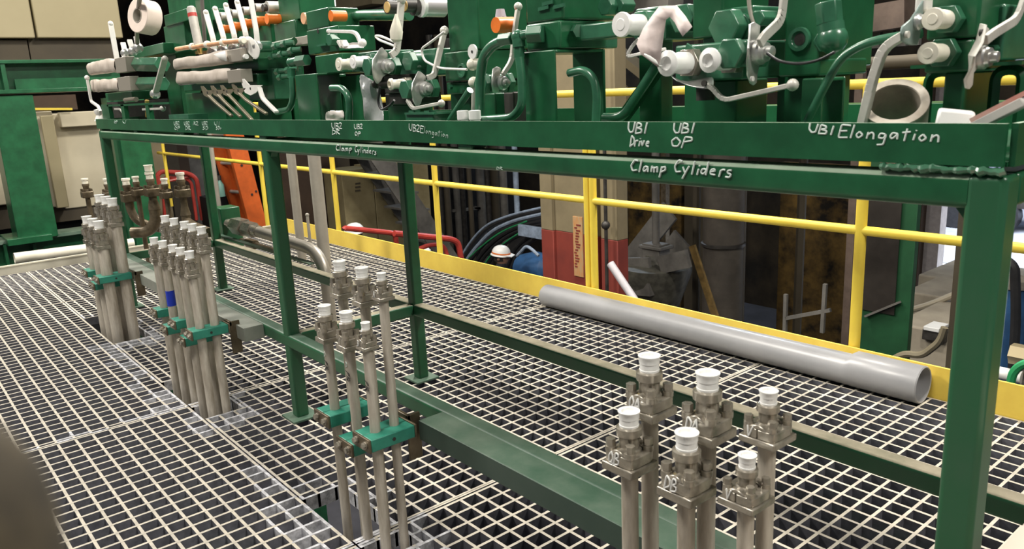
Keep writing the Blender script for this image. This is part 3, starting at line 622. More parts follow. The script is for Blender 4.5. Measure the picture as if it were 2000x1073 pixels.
# workers below the platform: only the hard hats rise above the toe board
def worker(label, P, yaw, band, gname='people below the platform'):
    t = thing('person', label, 'person', (P.x, P.y, FL)); z = P.z
    R = Matrix.Rotation(yaw, 3, 'Z'); L = lambda x, y, zz: P + R @ V((x, y, zz))
    me = bpy.data.meshes.new('body'); bm = bmesh.new(); H = P.z-FL
    J = {'pel': (0, 0, -.80), 'chest': (0, .02, -.42), 'neck': (0, .01, -.22), 'jaw': (0, -.02, -.13), 'skull': (0, 0, -.05), 'sl': (.19, .0, -.33), 'el': (.25, -.04, -.60), 'wl': (.20, -.22, -.74), 'sr': (-.19, 0, -.33), 'er': (-.25, -.04, -.60), 'wr': (-.20, -.22, -.74),
         'hl': (.10, 0, -.88), 'kl': (.11, -.02, -.80-(H-.88)*.5), 'al': (.11, .02, -H+.08), 'tl': (.12, -.14, -H+.04), 'hr': (-.10, 0, -.88), 'kr': (-.11, -.02, -.80-(H-.88)*.5), 'ar': (-.11, .02, -H+.08), 'tr': (-.12, -.14, -H+.04)}
    rad = dict(pel=.15, chest=.16, neck=.055, jaw=.075, skull=.085, sl=.075, el=.05, wl=.035, sr=.075, er=.05, wr=.035, hl=.10, kl=.07, al=.05, tl=.045, hr=.10, kr=.07, ar=.05, tr=.045)
    vs = {}; org = V((P.x, P.y, FL))
    for k_, q in J.items(): vs[k_] = bm.verts.new(L(*q)-org)
    for a, c in (('pel','chest'),('chest','neck'),('neck','jaw'),('jaw','skull'),('chest','sl'),('sl','el'),('el','wl'),('chest','sr'),('sr','er'),('er','wr'),('pel','hl'),('hl','kl'),('kl','al'),('al','tl'),('pel','hr'),('hr','kr'),('kr','ar'),('ar','tr')): bm.edges.new((vs[a], vs[c]))
    bm.to_mesh(me); bm.free(); o = bpy.data.objects.new('body', me); COL.objects.link(o); o.parent = t; WL[o.name] = org
    sk = o.modifiers.new('skin', 'SKIN'); o.modifiers.new('sub', 'SUBSURF').render_levels = 2
    for i, k_ in enumerate(J): me.skin_vertices[0].data[i].radius = (rad[k_], rad[k_]*(.8 if k_ in ('pel', 'chest') else 1)); me.skin_vertices[0].data[i].use_root = k_ == 'pel'
    me.materials.append(COAT)
    f = MB().sph(L(0, -.012, -.09), .083, 16, 1.25); f.sph(L(0, -.10, -.10), .014, 8)
    for s in (-1, 1): f.sph(L(s*.085, .0, -.09), .02, 8)
    f.build('face', SKIN, t)
    e = MB()
    for s in (-1, 1): e.sph(L(s*.03, -.085, -.07), .010, 8)
    e.build('eyes', INK, t)
    MB().lathe(L(0, 0, -.052), (0, 0, 1), [(-.07, .086), (-.01, .09), (.0, .088)], 18).build('hair', DARKST, t)
    hb = MB().lathe(L(0, 0, -.055), R @ V((0, -.12, 1)), [(0, .128), (.006, .132), (.012, .126), (.018, .118), (.06, .112), (.095, .088), (.118, .052), (.126, 0)], 24)
    hb.add([L(x, y, zz) for x, y, zz in ((-.10, -.07, -.048), (-.06, -.165, -.066), (.06, -.165, -.066), (.10, -.07, -.048), (-.10, -.07, -.038), (-.06, -.165, -.058), (.06, -.165, -.058), (.10, -.07, -.038))], [(0, 1, 2, 3), (7, 6, 5, 4), (0, 4, 5, 1), (1, 5, 6, 2), (2, 6, 7, 3), (3, 7, 4, 0)])
    h = hb.build('hard_hat', WHITE, t, 'white hard hat')
    if band: MB().lathe(L(0, 0, -.055), R @ V((0, -.12, 1)), [(.026, .1185), (.042, .1165)], 24).build('hat_band', ORANGE, h, 'orange band')
    return t
worker('person in a white hard hat with orange band, below the platform by the cables', aY(978, 490, 4.9), math.radians(120), True)
worker('person in a plain white hard hat, mostly hidden behind the red barrier tube', aX(692, 447, -5.6), math.radians(-30), False)
tag(MB().lathe(aX(830, 486, -5.3)+V((0, 0, -.06)), (0, 0, 1), [(0, .075), (.04, .07), (.07, .04), (.08, 0)], 16).build('white_float', WHITE), 'small white dome under the red barrier left of a railing post', 'dome')
tag(MB().cyl((aX(830, 486, -5.3).x, aX(830, 486, -5.3).y, FL), aX(830, 486, -5.3)+V((0, 0, -.06)), .05, 10).build('dark_stand', DARKST), 'dark stand carrying the small white dome', 'stand')
# dark machinery, cables, blue pump
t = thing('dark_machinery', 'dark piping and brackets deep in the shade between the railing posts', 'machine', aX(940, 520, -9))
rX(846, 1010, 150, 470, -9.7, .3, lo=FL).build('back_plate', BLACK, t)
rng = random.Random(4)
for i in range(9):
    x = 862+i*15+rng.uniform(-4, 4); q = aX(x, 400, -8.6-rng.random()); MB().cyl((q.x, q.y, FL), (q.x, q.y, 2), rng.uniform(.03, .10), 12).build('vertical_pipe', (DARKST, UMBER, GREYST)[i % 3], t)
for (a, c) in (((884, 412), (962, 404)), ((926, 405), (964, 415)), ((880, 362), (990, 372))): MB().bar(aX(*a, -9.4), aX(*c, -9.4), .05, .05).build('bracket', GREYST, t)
tag(MB().cyl((aX(1009, 385, -7).x, aX(1009, 385, -7).y, FL), (aX(1009, 385, -7).x, aX(1009, 385, -7).y, 1.2), .045, 12).build('blue_pole', CABLEB), 'blue-grey pole above the cable bundle', 'pole')
arcs = [([(1075, 408), (1000, 425), (955, 443), (925, 475), (896, 520)], CABLE, .030), ([(1075, 414), (1005, 430), (962, 450), (934, 478), (902, 520)], CABLEB, .030), ([(1075, 421), (1010, 437), (970, 455), (940, 482), (908, 522)], CABLE, .030),
        ([(1030, 432), (985, 449), (950, 473), (920, 500), (900, 518)], CABLEG, .014), ([(1075, 428), (1010, 443), (975, 462), (945, 490), (918, 530)], CABLE, .034), ([(1075, 434), (1015, 449), (980, 468), (952, 494), (926, 530)], CABLE, .028),
        ([(1020, 452), (985, 474), (958, 498), (938, 530)], CABLEG, .012), ([(1075, 440), (1020, 455), (990, 472), (963, 500), (940, 535)], CABLE, .034), ([(1075, 402), (1000, 419), (950, 438), (918, 472), (890, 520)], CABLEB, .018), ([(1075, 448), (1035, 462), (1010, 480), (995, 510), (985, 545)], CABLE, .03), ([(1075, 455), (1040, 470), (1015, 490), (1003, 515), (995, 545)], CABLE, .02)]
cn = ['outermost black cable', 'cable coloured with a pale blue-grey daylight sheen', 'third black cable from the top', 'bright green thin hose', 'thick black cable under the green hose', 'black cable in the middle', 'short green thin hose', 'thick inner black cable', 'thin cable coloured with a blue-grey sheen along the top', 'inner black cable beside the hard hat', 'innermost thin black cable']
for (pts, mt, r), nme in zip(arcs, cn):
    P = [aY(x, y, 5.9+i*.03) for i, (x, y) in enumerate(pts)]; e = P[-1]; P.append(V((e.x-.1, e.y, FL)))
    tag(MB().tube(fillet(P, .5, 5), r, 8).build('cable', mt), nme+' in the arching bundle right of the railing', 'cable', 'arching cable bundle')
t = thing('cable_tray', 'grey curved metal cable tray under the arching cables', 'tray', aY(1040, 470, 6.0))
P = tY([(1080, 438), (1025, 452), (995, 475), (975, 505), (960, 545)], 6.1); MB().sheet([[q, q+V((0, .45, .02))] for q in fillet(P, .3, 4)]).build('tray_bed', GREYP, t, thick=.02)
rY(1012, 1080, 444, 466, 5.8, .04).build('side_rail', CABLEB, t)
t = thing('pump', 'dark blue wrapped pump unit beside the red column', 'pump', aY(1030, 520, 5.3))
c = aY(1030, 508, 5.4); MB().lathe(c+V((-.28, .1, -.18)), (1, .1, .1), [(0, .12), (.06, .2), (.3, .24), (.5, .2), (.58, .1)], 16).build('motor', BLUEP, t)
MB().tube(fillet([aY(1010, 500, 5.2), aY(1028, 480, 5.2), aY(1040, 488, 5.2), aY(1052, 500, 5.2)], .06), .02, 8).build('loop_hose', CABLEB, t)
MB().box((c.x-.3, c.y-.1, FL), (c.x+.3, c.y+.3, c.z-.2)).build('base', DARKST, t)
# red and tan building column
Y = 4.0; x0, x1 = aY(1057, 450, Y).x, aY(1206, 470, Y).x; zb = aY(1130, 459, Y).z; w_ = x1-x0
t = thing('building_column', 'thick building column, dark red below and tan above, behind the double railing post', 'column', ((x0+x1)/2, Y, FL))
for z0, z1, mt, nmx in ((FL, zb, COLRED, 'red_base'), (zb, 8, COLTAN, 'tan_shaft')):
    MB().box((x0, Y, z0), (x0+w_*.17, Y+.14, z1)).box((x0+w_*.17, Y+.03, z0), (x0+w_*.73, Y+.14, z1)).box((x0+w_*.73, Y+.10, z0), (x0+w_*.80, Y+.14, z1)).box((x0+w_*.80, Y, z0), (x1, Y+.14, z1)).build(nmx, mt, t, bevel=.006)
s1 = rY(1120, 1138, 424, 540, Y+.02, .012).build('danger_sticker', STICK, t, 'faded orange warning sticker')
mb = MB(); rg = random.Random(2)
for i in range(16):
    q = aY(1127+rg.uniform(-1, 3), 440+i*5.4, Y+.018); mb.box((q.x-.03, q.y-.001, q.z-.008), (q.x+.03*rg.random(), q.y+.0015, q.z+.006))
mb.build('illegible_lettering', COLRED, s1)
tag(MB().cyl((aY(1183, 420, 3.9).x, 3.9, FL), (aY(1183, 420, 3.9).x, 3.9, 1.5), .016, 8).sph(aY(1183, 440, 3.9), .04, 10).build('lance_pole', DARKST), 'dark thin pole with a knob standing before the red column', 'pole')
A, B = aY(1192, 515, 3.4), aY(1232, 575, 3.4); tag(MB().cyl(A, B+(B-A)*2.2, .032, 12).build('white_tube', mat('lilac_white', (.55, .52, .55), .5, noise=.1)), 'pale tube leaning beside the red column', 'pipe')
# rusty mill interior
def plate(lb, *a, mt=RUSTY, n='rusty_plate'): return tag(rY(*a).build(n, mt), lb, 'plate')
plate('ochre rusty plate behind the thin vertical rod', 1228, 1330, 330, 700, 9.6, .1)
plate('ochre rusty plate behind the bent angle frame', 1520, 1672, 320, 700, 9.4, .1)
plate('dark narrow plate left of the broad steel drum', 1336, 1384, 330, 700, 9.5, .1, None, None, None, mt=UMBER)
t = thing('screw_jack', 'grey steel screw column on a conical hopper in the dark bay', 'machine', aY(1278, 640, 6))
c = aY(1281, 480, 6.0); MB().cyl((c.x, 6, c.z-.1), (c.x, 6, 3), .045, 12).build('screw_rod', GREYST, t)
c2 = aY(1281, 490, 6.0); MB().box((c2.x-.13, 5.9, c2.z-.14), (c2.x+.13, 6.1, c2.z+.09)).box((c2.x-.17, 5.88, c2.z+.03), (c2.x+.17, 6.12, c2.z+.07)).build('nut_block', GREYST, t, bevel=.01)
c3 = aY(1281, 530, 6.0); MB().lathe((c3.x, 6, c3.z-.9), (0, 0, 1), [(0, .14), (.5, .28), (.9, .42), (.97, .42), (1.0, .16), (1.1, .12)], 20).build('hopper', mat('dull_steel', (.10, .095, .075), .6, noise=.4), t)
for q0, q1, ww in (((1308, 412), (1232, 508), .28), ((1336, 470), (1300, 520), .36)):
    A, B = aY(*q0, 6.5), aY(*q1, 6.5); MB().bar(A, B, ww, .04, side=(0, 1, 0)).build('gusset_plate', GREYST, t)
A, B = aY(1212, 520, 5.8), aY(1345, 505, 5.8); MB().bar(A, aY(1270, 520, 5.8), .05, .2).bar(aY(1290, 518, 5.8), B, .05, .2).build('arm', GREYST, t)
MB().bar(aY(1212, 560, 5.7), aY(1275, 565, 5.7), .12, .15).build('lower_arm', GREYST, t)
t = thing('steel_drum', 'broad dark grey vertical pipe with a strap, right of the hopper', 'pipe', (aY(1412, 500, 6).x, 6, FL))
c = aY(1412, 500, 6.0); MB().cyl((c.x, 6, FL), (c.x, 6, 4), .215, 24).build('shell', mat('soot_grey_steel', (.085, .072, .058), .7, noise=.3, scale=4), t)
c = aY(1410, 486, 5.78); MB().lathe((aY(1412, 500, 6).x, 6, c.z-.02), (0, 0, 1), [(0, .216), (.005, .235), (.035, .235), (.04, .216)], 24).build('strap', DARKST, t)
A, B = aY(1352, 480, 5.2), aY(1388, 590, 5.2); tag(MB().bar(A, B+(B-A)*1.5, .07, .03, side=(0, 1, 0)).build('plank', mat('ochre_wood', (.19, .12, .035), .8, noise=.4)), 'narrow ochre plank leaning before the broad drum', 'plank')
for x, lb in ((1360, 'between the hopper and the drum'), (1448, 'just right of the drum'), (1562, 'in the rusty bay left of the green door')):
    c = aY(x, 500, 7.0); tag(MB().cyl((c.x, 7, FL), (c.x, 7, 5), .05, 10).build('riser_pipe', UMBER), 'thin dark riser pipe '+lb, 'pipe')
t = thing('angle_frame', 'small grey bent angle frame in the dark bay left of the railing post', 'frame', aY(1580, 640, 5.0))
for a, c in (((1535, 575), (1533, 650)), ((1535, 622), (1622, 606)), ((1612, 555), (1606, 650))): MB().bar(aY(*a, 5.0), aY(*c, 5.0), .03, .03).build('angle_bar', GREYST, t)
# green door, doorway, daylight
t = thing('machine_door', 'green steel door with a dark glass panel, right of the railing post', 'door', aY(1730, 690, 4.6))
rY(1676, 1784, 300, 740, 4.6, .06, lo=FL).build('leaf', mat('dark_door_green', (.012, .075, .028), .5, noise=.3, scale=3), t, bevel=.004); rY(1690, 1756, 330, 612, 4.585, .01).build('glass_panel', GLASS, t)
A = aY(1690, 618, 4.58); B = aY(1758, 590, 4.58); MB().bar(A, B, .03, .015).build('sill_bar', GREYST, t)
t = thing('door_frame', 'brown and lilac steel door frame at the daylight opening', 'frame', aY(1805, 590, 10.3))
rY(1776, 1800, 200, 640, 10.2, .2, lo=FL, hi=3).build('brown_jamb', BROWNP, t); rY(1802, 1838, 200, 640, 10.35, .2, lo=FL, hi=3).build('pale_jamb', mat('lilac_grey', (.33, .30, .30), .6, noise=.15), t)
struct('trim_1', MB().box((-14, 10.95, -2.86), (10, 60, -2.8)), APRON, 'sunlit concrete outside the opening')
tag(MB().box((-14, 15.6, -2.8), (10, 24, -2.78)).build('road', ASPH), 'grey asphalt road beyond the white apron outside', 'road')
t = thing('far_building', 'blue-grey building across the road seen through the opening', 'building', (-3, 24.5, FL))
MB().box((-14, 24, FL), (10, 25, 8)).build('facade', mat('blue_grey_wall', (.38, .43, .54), .8, noise=.2, scale=1.5), t)
for i in range(9): MB().box((-9+i*1.6, 23.95, -1.2), (-8.1+i*1.6, 24, .4)).build('window', GLASS, t)
t = thing('trailer', 'dark low trailer parked across the road outside', 'trailer', (-3.3, 20, FL))
MB().box((-6, 19.5, -2.2), (-1.5, 21, -1.8)).build('deck', DARKST, t)
for x in (-5.2, -4.2, -2.2): MB().cyl((x, 19.4, -2.4), (x, 19.7, -2.4), .38, 16).build('wheel', CABLE, t)
# concrete ledges and hydraulic gear at the right
t = thing('concrete_ledge', 'stepped tan concrete ledge in front of the daylight opening', 'ledge', aY(1810, 690, 7))
rY(1760, 1990, 586, 700, 7.0, .9, lo=FL).build('step', CONC, t, bevel=.02); rY(1790, 2060, 555, 600, 8.0, 1.0, lo=FL).build('step', CONC, t, bevel=.02); rY(1740, 2060, 660, 760, 5.8, 1.1, lo=FL).build('step', CONC, t, bevel=.02)
rY(1814, 1875, 612, 642, 6.98, .04).build('recess', UMBER, t)
A = aY(1770, 608, 6.7); tag(MB().tube(fillet([A, aY(1815, 596, 6.7), aY(1900, 560, 6.8)], .3), .03, 8).build('tan_hose', mat('tan_hose_rubber', (.42, .37, .28), .6)), 'pale hose lying across the concrete ledge', 'hose')
t = thing('tool_case', 'small dark and white tool case on the concrete ledge', 'case', aY(1822, 665, 5.7))
rY(1800, 1846, 646, 668, 5.75, .25).build('case_body', DARKST, t, bevel=.01); rY(1803, 1834, 640, 648, 5.74, .2).build('lid', WHITE, t, bevel=.005)
A = aY(1845, 640, 4.5); tag(MB().tube(fillet([A, aY(1836, 668, 4.5), aY(1800, 696, 4.5), aY(1768, 690, 4.5), aY(1740, 705, 4.5)], .3), .025, 8).build('olive_hose', mat('olive_hose_rubber', (.20, .17, .11), .6)), 'olive hose dropping from the blue unit left of the near post', 'hose')
for (px, yt, yb, lb) in ((1893, 605, 720, 'left'), (1982, 560, 715, 'right')):
    t = thing('hydraulic_unit', 'blue hydraulic unit glimpsed just %s of the near post' % lb, 'machine', aY(px, yb, 4.2))
    c = aY(px, yt, 4.2); e = aY(px, yb, 4.2); MB().cyl((c.x, 4.2, FL), (c.x, 4.2, c.z), .085, 16).build('cylinder', BLUEP, t)
    MB().cyl((c.x, 4.2, c.z), (c.x, 4.2, c.z+.05), .10, 16).build('head', NICKEL, t); MB().cyl((c.x+.11, 4.2, FL), (c.x+.11, 4.2, c.z-.1), .02, 8).build('rod', NICKEL, t)
A = aY(1962, 520, 4.0); tag(MB().tube(fillet([aY(1960, 505, 4.0), aY(1982, 520, 4.0), aY(1985, 620, 4.0), aY(1978, 720, 4.0)], .25), .028, 8).build('black_hose', CABLE), 'black hose hooking down right of the near post', 'hose')
tag(MB().tube(fillet([aY(2030, 705, 2.6), aY(1995, 712, 2.6), aY(1978, 728, 2.6), aY(1972, 760, 2.6)], .1), .018, 8).build('green_hose', CABLEG), 'bright green hose curling behind the toe board, far right', 'hose')
t = thing('valve_bank', 'pale brass valve fittings beyond the toe board right of the near post', 'valve', aY(1980, 740, 2.9))
c = aY(1975, 690, 2.9); MB().hexn(c, c+V((.22, 0, 0)), .05).cyl(c+V((.1, 0, -.14)), c+V((.1, 0, .0)), .035, 12).build('body', mat('dull_brass', (.34, .28, .17), .4, metal=.5), t); MB().cyl(c+V((.1, 0, -1.2)), c+V((.1, 0, -.14)), .03, 10).build('riser', DARKST, t)
MB().cyl(c+V((-.04, -.02, -.1)), c+V((.06, -.02, -.1)), .03, 12).build('knob', WHITE, t)
# overhead and rear structure seen above the valves
def beam(lb, a, c, Y, w_, h_, mt, n='roof_beam'):
    A, B = aY(*a, Y), aY(*c, Y); return tag(MB().bar(A, B, w_, h_, side=(0, 1, 0)).build(n, mt), lb, 'beam')
BRB = mat('brown_beam', (.16, .115, .09), .6, noise=.3, scale=5)
t = thing('roof_beam', 'brown sloping roof beam with hanging louvre slats, top right above the elbow fitting', 'beam', aY(1700, 40, 6)); A, B = aY(1560, 62, 6), aY(1782, 26, 6); MB().bar(A, B, .22, .3, side=(0, 1, 0)).build('beam_web', BRB, t); q = A+(B-A)*.56; MB().box((q.x-.035, 6.05, FL), (q.x+.035, 6.12, q.z)).build('prop', BRB, t)
beam('second brown sloping beam below the first, top right', (1600, 84), (1790, 60), 6.3, .10, .3, DARKST)
for i in range(5): rY(1672+i*26, 1692+i*26, 50-i*4, 96-i*2, 6.05, .05).build('louvre_slat', GREYST, t)
A, B = aY(1560, 132, 3.0), aY(1916, 113, 3.0); t = thing('main_pipe', 'dark brown horizontal main pipe above the top rail, right side', 'pipe', (B.x, 3, FL)); MB().cyl(A, B, .034, 12).build('pipe_run', UMBER, t); MB().box((B.x-.03, 2.98, FL), (B.x+.03, 3.04, B.z-.03)).build('pipe_support', UMBER, t)
t = thing('truss', 'tan and brown truss members behind the pink tape strip', 'truss', aY(1260, 220, 7))
MB().bar(aY(1190, 88, 7), aY(1272, 152, 7), .25, .1).bar(aY(1200, 160, 7), aY(1262, 236, 7), .2, .1).build('diagonal', COLTAN, t); rY(1290, 1300, -40, 300, 7.2, .08, lo=FL).build('post', BROWNST, t)
beam('pale long beam end hanging at the top edge, left of the silver cylinder', (560, 30), (740, -6), 5.5, .20, .25, COLTAN)
beam('grey roof channel at the top edge left of centre', (640, 52), (800, 12), 6.5, .16, .2, GREYST)
t = thing('light_fitting', 'white rectangular light fitting at the top edge above the tall green manifold', 'fitting', aY(607, 0, 2.6))
rY(588, 632, -40, 18, 2.6, .12).build('housing', WHITE, t, bevel=.004); rY(598, 622, -40, 10, 2.595, .01).build('window', GREYST, t)
beam('grey horizontal beam at the top edge above the pale pink strip', (1220, 4), (1320, 4), 4.5, .12, .2, GREYST)
beam('dark green channel along the rear edge behind the right valves', (1180, 216), (2040, 204), 1.15, .02, .10, GREEN, 'rear_channel')
for (a, c, lb) in (((966, -5), (968, 130), 'left'), ((978, -5), (982, 20), 'right')):
    tag(MB().tube([aY(a[0], a[1], 1.2), aY((a[0]+c[0])/2+4, (a[1]+c[1])/2, 1.2), aY(c[0], c[1], 1.2)], .008, 6).build('hanging_cable', CABLEB), 'thin hanging cable on the %s above the orange cap' % lb, 'cable')
# things close to the camera
c = CAM + ray(-258, 1100)*.10; r_ = .0215  # post stands in for a blurred finger-like shape close to the lens
tag(MB().lathe((c.x, c.y, 0), (0, 0, 1), [(0, .05), (.01, .048), (.3, .02), (c.z-.05, r_)] + [(c.z+r_*math.sin(a), max(0, r_*math.cos(a))) for a in (0, .3, .6, .9, 1.2, 1.4, 1.5708)], 24).build('stand_in_post', CANVAS), 'olive brown rounded shape on a stand-in post, blurred at the lower left corner close to the lens', 'post')
t = thing('carton', 'pale taupe carton standing at the lower right corner outside the near post', 'box', (2.5, -.3, 0))
MB().box((2.307, -.52, .002), (2.72, .06, .615)).build('carton_body', CARD, t, bevel=.002)
MB().box((2.305, -.522, .616), (2.50, .062, .620)).box((2.502, -.522, .616), (2.722, .062, .620)).build('lid_flap', CARD, t)
# ------------------------------------------------------------------ hydraulic gear standing in the drip tray
ZT = ZL0+.0065
def cylY(q, Y, rpx, ln, mb=None, six=False, r2=None):      # cylinder along +Y whose front centre is at pixel q, plane Y
    P = aY(*q, Y); r = rpx*mpp(P); mb = mb or MB()
    mb.cyl(P, P+V((0, ln, 0)), r, 6 if six else 20, None if r2 is None else r2*mpp(P)); return mb
def port(parent, q, Y, rpx, ln, mt=CAPW, hexr=None, hexl=.02, hexm=LGREEN, hollow=False):   # plastic cap on a hex port, axis along Y
    P = aY(*q, Y); r = rpx*mpp(P)
    pr = [(0, r*.45), (.001, r*.5), (.0015, r*.96), (.004, r), (.008, r), (.010, r*.80), (ln*.55, r*.78), (ln*.6, r*.86), (ln, r*.86)]
    if hollow: pr = [(.008, 0), (.008, r*.5), (0, r*.55)] + pr[3:]
    MB().lathe(P, (0, 1, 0), pr, 22).build('cap', mt, parent)
    if hexr:
        k = mpp(P); MB().cyl(P+V((0, ln*.92, 0)), P+V((0, ln*.92+hexl, 0)), hexr*k, 6).build('hex_nut', hexm, parent, bevel=.0015)
    return P
def plate(rows, X, parent, mt, th=.0028, hole=None):
    R = [[aX(q[0], q[1], X) + V((q[2] if len(q) > 2 else 0, 0, 0)) for q in r] for r in rows]
    o = MB().sheet(R).build('lock_plate', mt, parent, thick=th, sharp=50, bevel=.0008)
    if hole:
        P = aX(hole[0], hole[1], X+.006); MB().cyl(P, P+V((.004, 0, 0)), hole[2]*mpp(P), 14).build('lock_hole', DARKST if len(hole) < 4 else hole[3], o)
    return o
def lever_bar(pts, parent, mt, wpx, th, ball=None, name='lever'):
    k = mpp(pts[0]); mb = MB(); P = fillet(pts, .015, 3); w = wpx*k
    for a, c in zip(P, P[1:]):
        d = (c-a).normalized(); mb.bar(a-d*w*.08, c+d*w*.08, w, th, side=(1, 0, 0))
    if ball: mb.sph(pts[-1], ball*k, 14)
    return mb.build(name, mt, parent, bevel=.0012)
def bv(label, hub, Y, rpx, lever, wpx, ball, rows, mt=LEVER, pm=ZINC, body=True, hole=None, bl=.05, group='ball valves on the stand'):
    H = aY(*hub, Y); k = mpp(H); r = rpx*k; x = H.x
    t = thing('ball_valve', label, 'valve', (x-.03, Y, H.z-.03), group)
    if body:
        bx = x-r*.5-.024; s = .021
        MB().box((bx-s, Y-.024, H.z-s), (bx+s, Y+.024, H.z+s)).build('body', LGREEN, t, bevel=.006, seg=3)
        MB().cyl((bx, Y-bl, H.z), (bx, Y+bl, H.z), .0175, 18).build('end_sleeve', LGREEN, t)
        for s_ in (-1, 1): MB().cyl((bx, Y+s_*(bl+.004), H.z), (bx, Y+s_*.028, H.z), .026, 6).build('end_nut', LGREEN, t, bevel=.002)
    MB().lathe((x-r*.6, Y, H.z), (1, 0, 0), [(0, r*1.0), (r*.5, r), (r*.65, r*.82), (r*.95, r*.78), (r*1.0, r*.5), (r*1.5, r*.45), (r*1.55, r*.3), (r*1.55, 0)], 20).build('stem_nut', ZINC, t)
    if rows: plate(rows, x-r*.55, t, pm, hole=hole)
    if lever:
        P = [aX(q[0], q[1], x+r*.25) for q in lever]; lever_bar(P, t, mt, wpx, .0065*max(1, k/.0009), ball)
    return t
def bracket(label, xl, xm, xr, yt, Y, mt=GREEN, th=.006, yb=None):   # inverted U of bent plate, open along X
    f0 = aY(xl, 170, Y).x; f1 = aY(xm, 170, Y).x; z1 = aY(xm, yt, Y).z; y1 = aX(xr, 170, f1).y
    t = thing('support_bracket', label, 'bracket', ((f0+f1)/2, (Y+y1)/2, ZT), 'bent plate brackets in the tray')
    MB().box((f0, Y, ZT), (f1, Y+th, z1)).box((f0, y1-th, ZT), (f1, y1, z1)).box((f0, Y+th, z1-th), (f1, y1-th, z1)).build('bent_plate', mt, t, bevel=.0055, seg=4)
    MB().box((f0-.004, Y-.012, ZT), (f1+.004, Y-.0005, ZT+.005)).build('foot_flange', mt, t)
    return t, f0, f1, z1, y1
def tube(label, pts, Y, rpx, mt=LGREEN, fr=.05, nuts=(), Ys=None, n=12):
    P = [aY(x, y, Y if Ys is None else Ys[i]) for i, (x, y) in enumerate(pts)]; k = mpp(P[len(P)//2])
    t = thing('hydraulic_tube', label, 'tube', (P[0].x, P[0].y, min(q.z for q in P)), 'green hydraulic tubes')
    MB().tube(fillet(P, fr, 6), rpx*k, n).build('tube_run', mt, t)
    for i in nuts:
        d = (P[1]-P[0]).normalized() if i == 0 else (P[-2]-P[-1]).normalized(); q = P[0 if i == 0 else -1]
        MB().cyl(q, q+d*rpx*k*2.6, rpx*k*1.9, 6).build('tube_nut', mt, t, bevel=.001)
    return t
def bolts(parent, pts, Y, rpx, ln=.008, mt=LGREEN):
    for q in pts:
        P = aY(*q, Y); MB().cyl(P-V((0, ln, 0)), P, rpx*mpp(P), 6).build('bolt', mt, parent)
def manifold(label, parts, base=None, nm='manifold', cat='manifold'):
    x0 = parts[0]; P = aY((x0[0]+x0[1])/2, x0[3], x0[4])
    t = thing(nm, label, cat, (P.x, x0[4]+x0[5]/2, P.z), 'green valve manifolds')
    for i, p in enumerate(parts): rY(*p[:6]).build('block' if i == 0 else 'side_block', p[6] if len(p) > 6 else GREEN, t, bevel=.004, seg=3)
    if base:
        xl, xr, yt, Y, d = base; A = aY(xl, 200, Y).x; B = aY(xr, 200, Y).x; MB().box((A, Y, ZT), (B, Y+d, aY(xl, yt, Y).z)).build('pedestal', GREEN, t, bevel=.003)
    return t
# ---- right end
t = manifold('green double block manifold with two yellowed caps, top right above the small brackets', [(1812, 1914, -30, 76, .135, .16), (1806, 1900, 79, 142, .135, .16), (1914, 1960, 10, 120, .2, .1, LGREEN)], (1840, 1880, 142, .16, .10))
port(t, (1820, 37), .075, 21.5, .045, CAPY, 30, .018); port(t, (1811, 104), .075, 21, .045, CAPY, 31, .018)
bolts(t, [(1930, 30), (1945, 95), (1955, 60)], .2, 8, .02)
bv('ball valve with folded lock plate and white lever rising off the right edge', (1927, 112), .115, 23, [(1925, 78), (1940, 66), (1986, 38), (2008, -25)], 19, 0, [[(1906, 50, .012), (1916, 46), (1930, 56)], [(1893, 84, .016), (1908, 78), (1928, 74)], [(1869, 112, .02), (1893, 108), (1912, 104)], [(1878, 132, .012), (1894, 128), (1912, 128)], [(1884, 156), (1892, 152), (1900, 142)], [(1886, 172), (1892, 174), (1898, 166)]], LEVER, LEVER, body=False, hole=(1914, 64, 7))
tb = bv('ball valve with grey rounded lock plate and lever hanging down behind the open pipe', (1798, 42), .085, 16, None, 0, 0, [[(1778, 38), (1790, 20), (1806, -6)], [(1756, 52, .004), (1780, 45), (1800, 36)], [(1753, 66, .004), (1778, 66), (1796, 66)], [(1760, 80), (1778, 83), (1792, 84)], [(1772, 87), (1780, 88), (1790, 88)]], pm=mat('grey_green_plate', (.22, .29, .27), .4, metal=.3, noise=.15), body=False, hole=(1769, 68, 7, LEVER))
lever_bar([aY(x, y, .075) for x, y in ((1768, 68), (1726, 92), (1704, 158), (1684, 242))], tb, LEVER, 17, .012)
rY(1786, 1812, -30, 24, .10, .02).build('lever_top', LEVERW, tb, bevel=.004)
for a, lb in (((1797, 1866, 142), 'left of the two under the right manifold'), ((1926, 1998, 138), 'right of the two by the near corner of the tray')):
    xl, xr, yt = a; A = aY(xl, 190, .20); B = aY(xr, 190, .20); zt = aY(xl, yt, .20).z
    t = thing('support_bracket', 'small green gate shaped bracket, '+lb, 'bracket', ((A.x+B.x)/2, .22, ZT), 'bent plate brackets in the tray')
    MB().tube(fillet([(A.x+.006, .21, ZT), (A.x+.006, .21, zt), (B.x-.006, .21, zt), (B.x-.006, .21, ZT)], .02, 5), .0075, 4).build('bent_plate', GREEN, t)
    MB().box((A.x-.004, .17, zt+.006), (B.x+.004, .27, zt+.011)).build('top_plate', GREEN, t)
c = aY(1748, 200, .11); d = (CAM-c); d = V((d.x*.40, d.y*.40, .50)).normalized(); k = mpp(c)
t = thing('pipe_stub', 'short thick walled steel pipe offcut leaning with its open end up', 'pipe', (c.x, .12, ZT))
MB().hollow(c-d*.085, c, 61*k, 45*k, 40).build('pipe_wall', mat('cut_steel', (.56, .50, .42), .45, metal=.4, scale=18, col2=(.36, .32, .27)), t, bevel=.0015)
